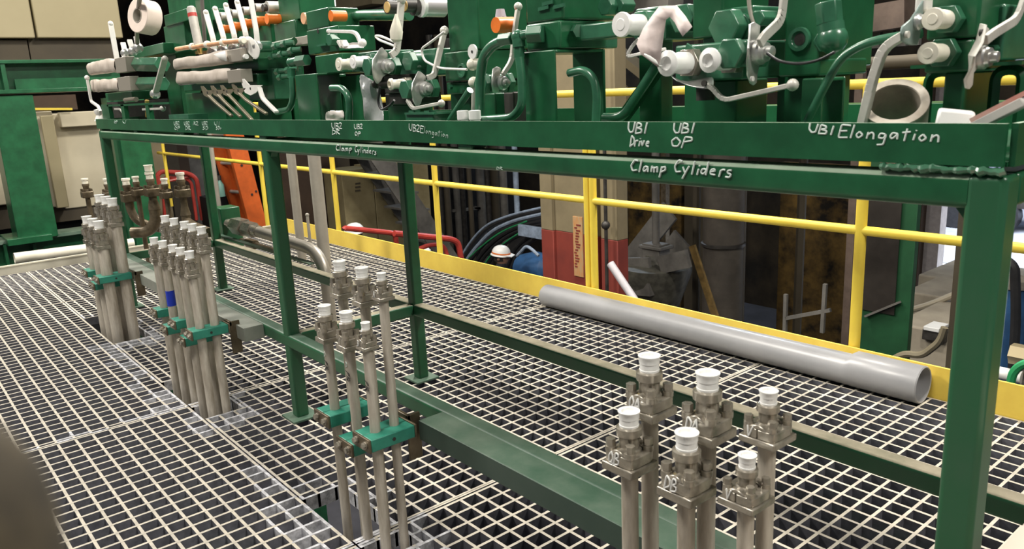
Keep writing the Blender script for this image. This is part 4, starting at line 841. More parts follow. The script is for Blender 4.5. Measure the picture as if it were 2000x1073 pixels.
MB().hollow(c, c+d*.0012, 60.5*k, 45.5*k, 40).build('cut_rim', mat('bright_cut_rim', (.80, .74, .66), .45, metal=.2, scale=30, col2=(.55, .47, .38)), t, 'bright sawn rim')
P = aY(1858, 228, .06); tag(MB().obox(P+V((0, .012, -.004)), V((.019, .01, -.003)), V((-.006, .014, 0)), V((0, .004, .012))).build('plastic_plug', WHITE, bevel=.004), 'white plastic plug lying beside the open pipe', 'plug')
A, B = aY(1905, 246, .07), aY(2012, 192, .09); n_ = (B-A).normalized()
t = thing('paint_scraper', 'worn red and grey painted flat bar lying sloped at the right end', 'tool', (A.x, .08, ZT))
MB().obox((A+B)/2, n_*(B-A).length/2, V((0, .02, .002)), V((-n_.z*.008, 0, n_.x*.008))).build('grey_bar', mat('worn_paint', (.55, .50, .46), .5, scale=10, col2=(.36, .38, .36)), t, bevel=.003)
MB().obox((A+B)/2+V((0, -.002, .0095)), n_*(B-A).length/2, V((0, .016, .002)), V((-n_.z*.003, 0, n_.x*.003))).build('red_face', mat('worn_red', (.50, .13, .09), .5, scale=14, col2=(.52, .38, .33)), t, 'worn red face')
tube('green tube arcing over from the tray to the right ball valve', [(1570, 250), (1602, 185), (1642, 112), (1690, 84), (1745, 72), (1800, 66)], .11, 8.5, fr=.04)
# ---- second station from the right
t = manifold('green square manifold with a round recessed port, beside the hex elbow', [(1533, 1602, -30, 134, .20, .18), (1520, 1600, 118, 150, .19, .16)], (1530, 1590, 150, .22, .12))
P = aY(1563, 77, .20); MB().lathe(P+V((0, -.006, 0)), (0, 1, 0), [(.004, 0), (.004, .011), (0, .0135), (0, .019), (.006, .020)], 22).build('port_ring', LGREEN, t); MB().cyl(P+V((0, -.0025, 0)), P, .010, 14).build('port_bore', DARKST, t)
t = thing('elbow_fitting', 'large green hex elbow fitting with nuts, right of the round port', 'fitting', aY(1620, 110, .17)); k = mpp(aY(1620, 70, .17))
P = aY(1626, 76, .17); MB().sph(P, 29*k, 18).cyl(P, aY(1622, 46, .17), 25*k, 18).build('elbow_body', LGREEN, t)
MB().cyl(aY(1621, 47, .17), aY(1617, 4, .17), 25*k, 6).build('top_nut', LGREEN, t, bevel=.002); MB().cyl(P+V((-26*k, .02, 0)), P+V((-44*k, .06, 0)), 26*k, 6).build('side_nut', LGREEN, t, bevel=.002)
MB().cyl(P+V((-44*k, .03, 0)), P+V((-66*k, .06, 0)), 15*k, 14).build('nipple', LGREEN, t)
bracket('tall green channel bracket under the square manifold', 1565, 1606, 1652, 152, .13)
rt_ = rY(1518, 1536, 150, 240, .24, .01, lo=ZT); tag(rt_.build('tray_upright', GREEN), 'narrow green upright strip left of the channel bracket', 'strip')
bv('ball valve with shiny bent lock plate and grey cranked lever rising to the top edge', (1490, 102), .105, 24, [(1484, 84), (1492, 72), (1526, 40), (1533, -20)], 20, 0, [[(1464, 47), (1472, 43), (1484, 50)], [(1450, 76, .012), (1464, 74), (1482, 76)], [(1440, 96, .02), (1460, 97), (1484, 98)], [(1444, 120, .014), (1462, 122), (1482, 128)], [(1459, 146), (1468, 146), (1478, 148)], [(1465, 163), (1471, 167), (1477, 162)]], hole=(1467, 154, 5, LEVERW), bl=.04)
t = manifold('dark green twin valve body carrying two front caps', [(1318, 1450, 84, 158, .12, .13, LGREEN), (1372, 1470, 16, 84, .17, .12, LGREEN), (1352, 1412, -30, 74, .15, .14)], (1336, 1438, 160, .20, .10))
port(t, (1382, 118), .045, 24, .060, CAPW, 30, .022, NICKEL, True); port(t, (1300, 124), .045, 25, .060, CAPW, 30, .022, NICKEL, True)
mb = cylY((1412, 52), .13, 36, .03, None, True); cylY((1440, 54), .16, 28, .05, mb); mb.build('upper_nut', LGREEN, t, bevel=.002); cylY((1478, 36), .16, 17, .05, None, True).build('small_nut', LGREEN, t, bevel=.002)
mb = cylY((1330, 36), .15, 30, .03, None, True); cylY((1345, 38), .17, 24, .05, mb); mb.build('upper_nut', LGREEN, t, bevel=.002)
for q in ((1352, 98), (1425, 92)): P = aY(*q, .118); MB().obox(P, V((.013, 0, -.008)), V((0, .002, 0)), V((.003, 0, .005))).build('raised_rib', LGREEN, t, bevel=.001)
tube('thin steel line dropping behind the cranked lever', [(1462, -10), (1464, 20), (1472, 46)], .16, 4, GREYP, .02)
t = thing('ball_valve', 'ball valve hanging below the twin caps with a long side lever ending in a ball', 'valve', aY(1385, 180, .09), 'ball valves on the stand')
MB().cyl(aY(1378, 160, .11), aY(1378, 196, .11), .016, 14).build('stem_nut', DARKST, t)
MB().sheet([[aY(1306, 142, .09), aY(1312, 152, .07)], [aY(1328, 162, .10), aY(1332, 164, .06)], [aY(1360, 156, .11), aY(1362, 174, .07)], [aY(1388, 148, .11), aY(1388, 176, .07)], [aY(1394, 150, .11), aY(1396, 168, .08)]]).build('lock_plate', ZINC, t, thick=.003, subs=1)
P = aY(1374, 163, .068); MB().cyl(P, P+V((0, .004, 0)), .005, 12).build('lock_hole', DARKST, t)
lever_bar([aY(x, y, .075) for x, y in ((1380, 166), (1392, 172), (1412, 197), (1470, 184), (1548, 166))], t, LEVER, 9, .008, 11)
tube('thin black line drooping from the cranked valve to the hex elbow', [(1498, 104), (1520, 120), (1560, 126), (1600, 118), (1630, 102)], .09, 3, CABLE, .05)
R_ = [[(1252, 106, .045), (1286, 132, .035)], [(1243, 86, .04), (1292, 98, .05)], [(1256, 56, .04), (1297, 62, .055)], [(1274, 30, .05), (1301, 38, .06)], [(1288, 12, .055), (1308, 33, .06)], [(1322, 11, .07), (1318, 44, .05)], [(1339, 32, .065), (1325, 58, .045)], [(1352, 52, .05), (1333, 71, .045)]]
tag(MB().sheet([[aY(x, y, Y) for x, y, Y in r] for r in R_]).build('tape_strip', DUCT, thick=.0012, subs=0, sharp=20), 'pale pink folded strip of tape draped over the valve left of the twin caps', 'tape')
tag(MB().sheet([[aY(x, y, Y) for x, y, Y in r] for r in [[(1250, 98, .044), (1290, 118, .034)], [(1258, 110, .04), (1284, 132, .032)], [(1290, 134, .05), (1302, 128, .045)]]]).build('tape_strip', WHITE, thick=.001, subs=1, sharp=60), 'white curled tape end over the left cap of the twin caps', 'tape')
t = thing('lever_handle', 'thin pale lever bent to a point left of the pink tape strip', 'handle', aY(1225, 110, .1)); lever_bar([aY(x, y, .1) for x, y in ((1248, 76), (1236, 88), (1222, 112), (1256, 104), (1300, 96))], t, LEVERW, 5, .006)
t = thing('diagonal_strip', 'dark green diagonal flat bar running down from the twin caps', 'bar', aY(1230, 220, .2)); MB().bar(aY(1294, 122, .22), aY(1216, 232, .2), .028, .006, side=(.6, -.8, 0)).build('flat_bar', GREEN, t)
tag(MB().tube(fillet([aY(1288, 120, .205), aY(1222, 222, .19), aY(1205, 231, .19), aY(1180, 230, .19)], .02, 4), .010, 12).build('short_tube', LGREEN), 'short green tube bending at the foot of the diagonal bar', 'tube')
# ---- third station: capped port and central manifold
t = manifold('green horizontal valve arm with a big frosted cap, centre right', [(1132, 1206, 44, 76, .13, .06, LGREEN), (1240, 1300, 14, 80, .16, .12, LGREEN)], (1248, 1290, 80, .24, .04))
port(t, (1211, 48), .075, 24, .060, CAPW, 30, .03, LGREEN)
MB().cyl(aY(1132, 60, .13), aY(1126, 60, .14), .014, 6).build('arm_nut', LGREEN, t); cylY((1180, 12), .17, 19, .04, None, True).build('upper_nut', LGREEN, t, bevel=.002); cylY((1205, 10), .19, 16, .04, None, True).build('upper_nut', LGREEN, t, bevel=.002)
br, f0, f1, z1, y1 = bracket('large green inverted U bracket below the central manifold', 1024, 1084, 1184, 96, .085, th=.007)
t = thing('manifold', 'large green central manifold bolted on the inverted U bracket', 'manifold', ((f0+f1)/2, .15, z1), 'green valve manifolds')
z2 = aY(1086, 40, .10).z
MB().box((f0-.004, .10, z1+.001), (f1+.004, .235, z2)).build('block', GREEN, t, bevel=.004); MB().box((f0-.012, .108, z2+.001), (f1+.006, .26, z2+.12)).build('upper_block', GREEN, t, bevel=.005)
MB().box((f0+.005, .235, z1+.001), (f1+.0, .275, z2-.02)).build('rear_block', LGREEN, t, bevel=.003)
for x, y in ((1062, 16), (1092, 12), (1070, 6)): P = aY(x, y, .106); MB().obox(P, V((.016, 0, .001)), V((0, .002, 0)), V((0, 0, .0035))).build('cast_rib', LGREEN, t)
t = thing('tee_fitting', 'cluster of green hex fittings left of the central manifold', 'fitting', aY(1020, 120, .07)); k = mpp(aY(1020, 80, .07))
MB().cyl(aY(1012, 66, .07), aY(1014, 92, .07), 13*k, 14).sph(aY(1012, 72, .07), 14*k, 14).build('tee_body', LGREEN, t); MB().cyl(aY(1013, 90, .07), aY(1014, 114, .07), 12*k, 6).build('lower_nut', LGREEN, t, bevel=.0015)
MB().cyl(aY(1018, 70, .07), aY(1034, 66, .08), 9*k, 14).build('neck', LGREEN, t); MB().cyl(aY(1032, 68, .08), aY(1062, 66, .095), 19*k, 6).build('big_nut', LGREEN, t, bevel=.002); MB().cyl(aY(1002, 75, .07), aY(978, 78, .07), 13*k, 6).build('left_nut', LGREEN, t, bevel=.0015)
tube('thick green tube looping down left from the hex cluster', [(984, 78), (962, 88), (944, 110), (938, 150), (937, 250)], .07, 10, fr=.05)
tube('green tube running down from the hex cluster and back left along the lip', [(1014, 112), (1019, 150), (1020, 206), (1002, 230), (915, 236)], .055, 8.5, fr=.03)
tube('green tube curving out of the inverted U bracket and down', [(1112, 143), (1140, 136), (1160, 152), (1166, 185), (1163, 250)], .11, 8.5, fr=.03)
t = thing('orange_cap', 'bright orange plastic plug left of the ball tipped lever, top centre', 'cap', aY(978, 50, .15)); cylY((968, 49), .14, 15, .05, None, False, 16).build('plug', ORANGE, t)
tag(MB().cyl(aY(978, 34, .2), aY(977, 18, .2), .014, 14, .010).build('grey_sleeve', mat('lilac_sleeve', (.40, .37, .42), .5)), 'small grey sleeve just above the orange plug', 'sleeve')
bv('ball valve behind the tube loop with a long lever topped by a white ball', (984, 162), .135, 14, [(982, 146), (1000, 118), (1004, 70), (1012, 13)], 9, 8.5, [[(963, 134), (970, 130), (978, 133)], [(956, 150, .01), (964, 148), (976, 150)], [(953, 166, .014), (962, 168), (974, 172)], [(962, 180), (967, 183), (974, 180)]], hole=None, bl=.04)
manifold('dark green low block between the tube loop and the central bracket', [(942, 968, 182, 240, .19, .10), (984, 1004, 180, 240, .20, .06, DARKST)], None, 'low_block', 'block')
# ---- white pieces left of the tube loop
for x, lb in ((905, 'left'), (928, 'right')):
    P = aY(x, 236, .035); tag(MB().lathe(P+V((0, 0, -.010)), (0, 0, 1), [(0, .0135), (.004, .0135), (.005, .012), (.012, .012), (.013, .0135), (.032, .0135), (.033, .010), (.033, 0)], 20).build('thread_protector', WHITE), 'white ribbed plastic cap standing on the tray lip, %s of the pair' % lb, 'cap', 'pair of white caps on the lip')
t = thing('handle_valve', 'white round tagged handle with two pale knobs left of the tube loop', 'handle', aY(925, 215, .12)); k = mpp(aY(925, 120, .12))
P = aY(922, 101, .115); MB().cyl(P, P+V((0, .004, 0)), 14*k, 20).build('tag_disc', WHITE, t); MB().cyl(P+V((0, -.0012, 0)), P, 2.6*k, 12).build('tag_hole', INK, t)
MB().sph(aY(923, 126, .12), 12*k, 14).cyl(aY(923, 126, .12), aY(938, 124, .13), 10*k, 12).build('upper_knob', CAPY, t); MB().sph(aY(925, 161, .12), 11*k, 14).build('lower_knob', CAPY, t); MB().cyl(aY(926, 165, .12), aY(925, 236, .12), 5*k, 10).build('stalk', LEVER, t)
tube('green tube slanting up from the lip to the pale knobs', [(872, 246), (918, 176)], .09, 7, fr=.01)
t = manifold('tall green manifold tower with a round port, left of the white handle', [(874, 934, -30, 100, .20, .16), (868, 930, 100, 158, .19, .17), (872, 926, 160, 184, .20, .15)], (880, 918, 184, .22, .12))
P = aY(903, 138, .19); MB().lathe(P+V((0, -.005, 0)), (0, 1, 0), [(.004, 0), (.004, .010), (0, .012), (0, .017), (.005, .018)], 20).build('port_ring', LGREEN, t); bolts(t, [(882, 170), (905, 176)], .19, 5)
# ---- fourth station: pair of ball valves with big levers
bv('ball valve with bent lock plate and lever leaning right to a white ball', (834, 173), .12, 14, [(836, 152), (848, 148), (868, 60)], 11, 9, [[(817, 139), (821, 140), (831, 148)], [(800, 163, .012), (814, 158), (832, 158)], [(797, 178, .016), (813, 182), (830, 188)], [(806, 196), (814, 198), (824, 194)], [(812, 207), (816, 209), (822, 202)]], bl=.045)
bv('ball valve with rounded lock plate and tall upright lever reaching the top edge', (759, 129), .12, 14, [(764, 108), (775, 100), (780, 52), (784, 0)], 13, 9, [[(742, 95), (746, 92), (757, 104)], [(723, 118, .012), (738, 113), (757, 112)], [(721, 135, .016), (738, 140), (756, 145)], [(729, 152), (736, 155), (748, 150)], [(735, 163), (738, 164), (744, 158)]], bl=.045)
t = manifold('green valve body row behind the upright lever, centre left', [(700, 752, 100, 140, .15, .10, LGREEN), (775, 852, 98, 150, .20, .12, LGREEN), (750, 800, 146, 182, .17, .10, DARKST), (752, 805, 182, 205, .18, .1, DARKST)], (756, 800, 205, .20, .08))
port(t, (688, 121), .07, 13, .055, CAPW, 17, .02, LGREEN); port(t, (660, 126), .085, 13, .055, CAPY, 16, .02, LGREEN); port(t, (760, 165), .09, 11.5, .05, CAPY, 14, .02, NICKEL, True)
cylY((806, 118), .17, 18, .05).build('end_sleeve', LGREEN, t); cylY((795, 120), .15, 20, .02, None, True).build('end_nut', LGREEN, t, bevel=.002)
P = aY(733, 165, .10); MB().sph(P, .011, 12).cyl(P, P+V((0, .05, 0)), .012, 12).build('black_tip', DARKST, t)
t = thing('lever_handle', 'white cranked lever pointing left above the two pale caps', 'handle', aY(690, 95, .11), 'loose lever handles'); k = mpp(aY(690, 80, .11))
lever_bar([aY(x, y, .11) for x, y in ((706, 88), (697, 66), (688, 62), (642, 61))], t, LEVERW, 7, .009, 5); MB().sheet([[aY(664, 92, .12), aY(668, 96, .09)], [aY(678, 84, .12), aY(682, 96, .09)], [aY(700, 80, .12), aY(704, 94, .09)], [aY(712, 90, .12), aY(712, 95, .09)]]).build('lock_plate', ZINC, t, thick=.003, subs=1)
MB().sph(aY(708, 84, .11), 8*k, 12).build('hub', LEVERW, t)
for x in (664, 670): MB().bar(aY(x, 80, .10), aY(x+7, 92, .10), .008, .02, side=(0, 1, 0)).build('ear', LEVERW, t)
t = thing('lever_handle', 'grey side lever with a white ball low under the bent lock plate', 'handle', aY(810, 212, .07), 'loose lever handles'); lever_bar([aY(x, y, .075) for x, y in ((796, 196), (806, 213), (830, 208), (862, 202))], t, LEVER, 7, .008, 7)
t = thing('green_box', 'small green lidded box with two bolts on the lip, right of the bag', 'box', aY(818, 238, .06)); rY(792, 846, 223, 244, .06, .06).build('box_body', LGREEN, t, bevel=.002); rY(790, 848, 220, 224, .055, .07).build('box_lid', LGREEN, t)
for x in (803, 833): rY(x-5, x+5, 216, 220, .075, .02).build('bolt', LGREEN, t)
rng = random.Random(11)
R_ = [[aY(702+i*9+j*2+rng.uniform(-3, 3), 142+j*16+i*(5 if j < 2 else 1), .20+rng.uniform(-.02, .02)) for i in range(5)] for j in range(7)]
tag(MB().sheet(R_).build('plastic_bag', FILM, thick=.0006, subs=1, sharp=80), 'crumpled clear plastic bag between the dark post and the valves', 'bag')
R_ = [[aY(636+i*9+rng.uniform(-2, 2), 218+j*8+rng.uniform(-2, 2)-i*1.2, .12+rng.uniform(-.015, .015)) for i in range(5)] for j in range(4)]
tag(MB().sheet(R_).build('plastic_bag', mat('white_film', (.70, .64, .60), .4, noise=.2), thick=.0006, subs=1, sharp=80), 'small white crumpled film low beside the curved tube', 'bag')
for q, c2, lb in (((755, 14), DARKST, 'left'), ((789, 11), DARKST, 'right')):
    t = thing('solenoid_coil', 'black coil with an ochre end face at the top edge, %s of the two' % lb, 'coil', aY(q[0], q[1]+12, .2), 'black coils at the top edge')
    cylY(q, .19, 13, .05).build('coil_body', c2, t); cylY(q, .187, 10.5, .003).build('end_face', mat('ochre_face', (.55, .36, .12), .6), t)
t = thing('solenoid', 'silver cylinder beside the black coils at the top edge', 'solenoid', aY(830, 30, .25)); cylY((822, 13), .24, 19, .075).build('barrel', mat('satin_silver', (.52, .50, .51), .35, metal=.4), t); cylY((820, 13), .235, 20, .01).build('rim', WHITE, t); cylY((806, 14), .22, 16, .015).build('neck', DARKST, t)
tag(MB().lathe(aY(774, 84, .15), (.15, 0, 1), [(0, .006), (.01, .016), (.03, .018), (.05, .012), (.075, .003)], 14).build('white_tag', CAPY), 'pale teardrop tag hanging behind the upright lever', 'tag')
tube('white looped wire left of the upright lever', [(776, 92), (740, 78), (732, 70), (742, 70), (776, 84)], .16, 2.4, LEVERW, .02)
tube('white wire curling from the right lever down to the tower port', [(868, 62), (842, 82), (822, 96), (828, 118), (858, 134), (912, 136)], .15, 2.4, LEVERW, .03)
tube('black looped wire hanging under the left valve', [(742, 170), (738, 200), (745, 216), (762, 206), (770, 196)], .09, 2.4, CABLE, .02)
tube('thick green tube arching over at the upper left of the coils', [(666, 90), (667, 62), (676, 38), (700, 30), (800, 29)], .30, 10, fr=.08)
# ---- fifth station: manifold with orange plug
t = manifold('green stepped manifold with a small orange plug and taper', [(600, 662, 54, 104, .18, .13), (598, 642, 18, 56, .20, .11), (616, 668, 106, 144, .17, .15)], (640, 660, 146, .26, .04))
cylY((646, 31), .18, 10.5, .05).build('orange_plug', ORANGE, t); cylY((592, 36), .22, 11, .05).build('peach_plug', PEACH, t); cylY((642, 78), .155, 13, .03, None, True).build('side_nut', LGREEN, t, bevel=.002); rY(618, 636, 86, 90, .165, .02).build('cast_rib', LGREEN, t)
P = aY(621, 61, .18); MB().cyl(P-V((0, .001, 0)), P, .007, 12).build('bore', DARKST, t)
bracket('green inverted U bracket left of centre under the stepped manifold', 578, 619, 666, 143, .13)
tag(rY(668, 706, 148, 244, .22, .05, lo=ZT).build('dark_post', GREEN), 'dark green square post behind the curved tube, left of the clear bag', 'post')
tube('green tube bending down in front of the dark post', [(648, 172), (668, 172), (680, 186), (683, 210), (681, 250)], .10, 7, fr=.03)
t = thing('elbow_fitting', 'green elbow fitting on top of a thin vertical tube, left of the bracket', 'fitting', aY(572, 150, .14)); k = mpp(aY(572, 130, .14))
MB().sph(aY(568, 122, .14), 9*k, 12).cyl(aY(568, 122, .14), aY(584, 118, .15), 8*k, 12).build('elbow_body', LGREEN, t); MB().cyl(aY(582, 120, .15), aY(600, 117, .16), 11*k, 6).build('side_nut', LGREEN, t); MB().cyl(aY(569, 134, .14), aY(570, 152, .14), 9*k, 6).build('lower_nut', LGREEN, t)
tube('thin green tube under the elbow, turning left along the lip', [(570, 150), (573, 190), (566, 214), (540, 219)], .13, 6, fr=.03)
t = manifold('tall green tower manifold at the top edge right of the orange caps', [(543, 584, -30, 42, .26, .14), (536, 578, 42, 86, .25, .15)], (550, 572, 86, .30, .06))
tag(rY(576, 601, 71, 88, .22, .04).build('grey_block', GREYP, bevel=.002), 'small grey block beside the stepped manifold', 'block')
# ---- sixth station: row of five valves
Yr = .12; xs = [aY(x, 80, Yr).x for x in (500, 479, 457, 436, 416)]
tops = [(489, -6), (463, 4), (441, 10), (420, 17), (402, 24)]; feet = [(501, 64), (480, 66), (458, 70), (437, 74), (417, 78)]
od = ['nearest', 'second nearest', 'middle', 'second farthest', 'farthest']
t6 = thing('valve_bank', 'long bank of green valve bodies under the five white levers', 'valves', (xs[2], .2, ZT))
A = aY(372, 170, .17).x; B = aY(520, 170, .17).x
MB().box((A, .14, 1.16), (B, .27, 1.205)).build('lower_body', GREEN, t6, bevel=.004); MB().box((A+.1, .15, 1.215), (B, .28, 1.26)).build('upper_body', GREEN, t6, bevel=.004)
rY(365, 440, 180, 244, .17, .12, lo=ZT).build('base_box', GREEN, t6, bevel=.003); rY(484, 534, 136, 196, .18, .12).build('end_block', LGREEN, t6, bevel=.004); rY(506, 530, 196, 240, .21, .08, lo=ZT).build('pedestal', GREEN, t6)
for i in range(5):
    x = xs[i]; t = thing('ball_valve', 'ball valve with a flat white lever, %s of the row of five' % od[i], 'valve', (x, Yr, 1.2), 'row of five white lever valves')
    T_ = aY(*tops[i], Yr); F_ = aY(*feet[i], Yr); k = mpp(F_); D_ = aY(feet[i][0]+2, feet[i][1]+26, Yr)
    lever_bar([D_, F_, T_], t, LEVERW, 10, .007, 5.2)
    MB().lathe(D_+V((-.01, 0, 0)), (1, 0, 0), [(0, .016), (.016, .016), (.02, .010), (.028, .008), (.028, 0)], 14).build('stem_nut', ZINC, t)
    R = [[(-26, -18), (-16, -22), (-6, -12)], [(-34, 0), (-14, 0), (4, 0)], [(-18, 14), (-8, 16), (6, 10)], [(-6, 26), (-2, 28), (4, 20)]] if i == 0 else [[(-14, -12), (-8, -14), (0, -8)], [(-18, 4), (-8, 4), (4, 2)], [(-8, 14), (-2, 15), (4, 10)]]
    q0 = (feet[i][0]+2, feet[i][1]+26); MB().sheet([[aY(q0[0]+a, q0[1]+c, Yr-.012) for a, c in r] for r in R]).build('lock_plate', LEVERW if i == 0 else ZINC, t, thick=.0025, subs=1)
    MB().cyl(D_+V((-.03, .0, 0)), D_+V((-.03, .06, 0)), .02, 12).build('body', LGREEN, t)
MB().box((aY(435, 50, .27).x-.03, .266, 1.26), (aY(521, 30, .27).x+.03, .30, aY(521, 5, .27).z)).build('coil_rail', GREEN, t6, bevel=.003)
oc = [(521, 37), (497, 41), (478, 46), (457, 52), (435, 57)]
for i, q in enumerate(oc):
    t = thing('orange_cap', 'orange plastic plug on the valve bank, %s of five behind the levers' % od[i], 'cap', aY(q[0], q[1]+8, .22), 'orange plugs behind the levers')
    cylY(q, .21, 9.5-.4*i, .055).build('plug', ORANGE, t); cylY(q, .215, 10.2-.4*i, .01).build('rim', PEACH, t)
gc = [(521, 14), (498, 15), (474, 21), (452, 27), (430, 32)]
for i, q in enumerate(gc):
    t = thing('solenoid', 'pale grey cylinder cap above the orange plugs, %s of five' % od[i], 'solenoid', aY(q[0], q[1]+8, .25), 'grey cylinder caps above the orange plugs')
    cylY(q, .24, 11.5 if i == 0 else 8, .075 if i == 0 else .05).build('barrel', mat('pale_silver', (.56, .54, .49), .4, metal=.25), t); cylY((q[0]-8, q[1]+1), .225, 7, .02).build('neck', DARKST, t)
for i, (q0, q1) in enumerate((((345, 96), (376, 91)), ((378, 92), (405, 87)), ((408, 87), (436, 83)), ((440, 82), (474, 79)))):
    A, B = aY(*q0, .09), aY(*q1, .09); t = thing('hose_sleeve', 'short peach plastic sleeve lying along the taped bar, %s from the far end' % ('first', 'second', 'third', 'fourth')[i], 'sleeve', A, 'peach sleeves along the taped bar')
    MB().cyl(A, B, .009, 12).build('sleeve', PEACH, t); MB().lathe(B, B-A, [(-.012, .010), (-.006, .014), (.006, .014), (.012, .010)], 12).build('collar', CAPY, t)
def taped(label, q0, q1, hpx, Y, blk, bq, rngs):
    A, B = aY(*q0, Y), aY(*q1, Y); k = mpp((A+B)/2); h = hpx*k/2; L_ = (B-A).length; n = 12
    t = thing('taped_flange', label, 'flange', ((A.x+B.x)/2, Y+.02, min(A.z, B.z)), 'flange bars wrapped in masking tape'); rg = random.Random(rngs); rows = []
    for i in range(n+1):
        P = A+(B-A)*(i/n); j = lambda a: rg.uniform(-a, a)*k/.0021*1.5
        rows.append([P+V((0, .03, h*.8)), P+V((0, .004, h+j(.005))), P+V((0, -.002+j(.004), h*.3)), P+V((0, -.003+j(.004), -h*.4)), P+V((0, .004, -h+j(.004))), P+V((0, .03, -h))])
    MB().sheet(rows).build('tape_wrap', TAPE, t, thick=.002, subs=1, sharp=70)
    MB().box((min(A.x, B.x)+.01, Y+.006, min(A.z, B.z)-h*.7), (max(A.x, B.x)-.01, Y+.035, max(A.z, B.z)+h*.5)).build('flange_bar', NICKEL, t)
    rY(*blk, Y-.004, .045).build('end_block', mat('grey_block_steel', (.33, .30, .255), .5, metal=.3), t, bevel=.002)
    for q in bq: P = aY(*q, Y+.01); MB().cyl(P-V((.004, 0, 0)), P+V((.018, 0, 0)), .0085*max(1, k/.002), 10).build('bolt', WHITE, t)
    return t
taped('upper tape wrapped flange bar under the peach sleeves', (337, 125), (446, 110), 24, .085, (444, 470, 96, 121), [(472, 98), (478, 111)], 1)
taped('lower tape wrapped flange bar above the five hanging levers', (344, 153), (450, 147), 26, .085, (444, 470, 136, 162), [(466, 139), (470, 152)], 2)
t = thing('hang_tag', 'white triangular paper flap on the upper taped bar', 'paper', aY(435, 120, .07)); MB().sheet([[aY(417, 106, .07), aY(440, 99, .068)], [aY(432, 117, .068), aY(443, 120, .066)]]).build('flap', WHITE, t, thick=.001)
lv = [((405, 181), (421, 200), (452, 226)), ((424, 180), (440, 200), (470, 228)), ((443, 179), (457, 196), (492, 234)), ((465, 177), (480, 195), (520, 222)), ((489, 173), (0, 0), (0, 0))]
for i, (a, c, e) in enumerate(lv):
    t = thing('lever_handle', 'lever hanging under the lower taped bar, %s of five' % od[4-i], 'handle', aY(a[0], a[1]+30, .09), 'hanging levers under the lower taped bar')
    P = aY(*a, .085); k = mpp(P); m_ = (LEVERW if i == 4 else mat('bronze_lever', (.24, .21, .145), .4, metal=.4))
    s_ = 1.35 if i == 4 else .9
    MB().prism([aY(a[0]+dx*s_, a[1]+dy*s_, .085) for dx, dy in ((-15, -14), (-10, -14), (-2, -5), (10, -5), (17, -5), (8, 6), (0, 10), (-8, 6))], (0, .004, 0)).build('lock_plate', m_, t); MB().cyl(P-V((0, .001, 0)), P, 2.6*k, 10).build('pivot_hole', INK, t)
    pts = ((507, 172), (513, 192), (540, 219)) if i == 4 else ((a[0]+3, a[1]+6), c, e)
    lever_bar([aY(x, y, .075) for x, y in pts], t, m_, 9 if i == 4 else 6, .008, 0 if i == 4 else 3.5)
for i, (x, y) in enumerate(((535, 92), (552, 87), (528, 112), (546, 107), (566, 100), (540, 141), (560, 138), (545, 152))):
    P = aY(x, y, .16); t = thing('hose_fitting', 'small green hex fitting right of the five valves, number %s from top left' % ('one', 'two', 'three', 'four', 'five', 'six', 'seven', 'eight')[i], 'fitting', P, 'small green hex fittings')
    MB().cyl(P, P+V((.025, .0, .002)), .012, 6).build('nut', LGREEN, t); MB().cyl(P+V((.025, 0, .002)), P+V((.045, .02, .003)), .009, 10).build('stub', LGREEN, t)
tag(MB().tube([aY(505, 96, .18), aY(540, 88, .19), aY(575, 80, .2)], .012, 10).build('short_tube', GREEN), 'dark green tube running right from the five valves', 'tube')
A, B = aY(373, 16, .10), aY(388, 88, .10); k = mpp(A)
t = thing('cartridge_tube', 'white cartridge tube with a red patch and yellow tip leaning by the white levers', 'tube', (B.x, .10, B.z)); d = (B-A)
MB().cyl(A, B, 8.5*k, 18).build('barrel', LEVER, t); MB().cyl(A+d*.14, A+d*.24, 8.7*k, 18).build('red_patch', RED, t, 'red patch'); MB().cyl(A-d*.04, A+d*.06, 6.5*k, 14).build('end_cap', WHITE, t); MB().lathe(B, d, [(0, 7*k), (.03, 4*k), (.035, 4*k)], 12).build('tip', BRASS, t)
t = manifold('green tower manifold between the tape roll and the cartridge tube', [(320, 370, 22, 46, .24, .20), (326, 368, -30, 24, .25, .18), (322, 362, 46, 104, .25, .18), (384, 396, -30, 88, .22, .04)], (330, 356, 104, .30, .1))
tag(MB().cyl(aY(393, -20, .16), aY(401, 92, .16), .008, 8).build('steel_rod', GREYST), 'thin grey rod behind the farthest white lever', 'rod')
# ---- seventh station: far left cluster
t7 = thing('valve_bank', 'far left bank of green hex valve bodies on a dark frame', 'valves', (aY(265, 200, .15).x, .15, ZT))
A = aY(200, 200, .10); B = aY(330, 200, .10)
for q in ((258, 304, 111, 141), (262, 304, 150, 178)):
    a = aY(q[0], (q[2]+q[3])/2, .10); c = aY(q[1], (q[2]+q[3])/2, .10); r = abs(aY(260, q[2], .1).z-aY(260, q[3], .1).z)/2; MB().cyl((a.x, .13, a.z), (c.x, .13, c.z), r*1.05, 6).build('hex_body', LGREEN, t7, bevel=.003)
rY(206, 258, 180, 196, .16, .12).build('rear_body', GREEN, t7, bevel=.003); rY(240, 320, 92, 112, .2, .1).build('upper_body', GREEN, t7, bevel=.004)
for q in ((200, 214), (238, 244), (286, 292)): rY(*q, 204, 244, .05, .02, lo=ZT).build('frame_leg', GREEN, t7)
rY(208, 330, 202, 206, .05, .02).build('frame_rail', GREEN, t7); rY(212, 330, 196, 244, .22, .01, lo=ZT).build('back_plate', DARKST, t7)
rY(330, 368, 224, 236, .04, .08).build('lip_block', LGREEN, t7)
taped('upper tape wrapped flange bar at the far left end', (171, 134), (224, 126), 26, .075, (225, 246, 112, 142), [(241, 115), (243, 133)], 4)
taped('lower tape wrapped flange bar at the far left end', (176, 168), (230, 165), 25, .075, (230, 254, 150, 178), [(246, 154), (249, 168)], 5)
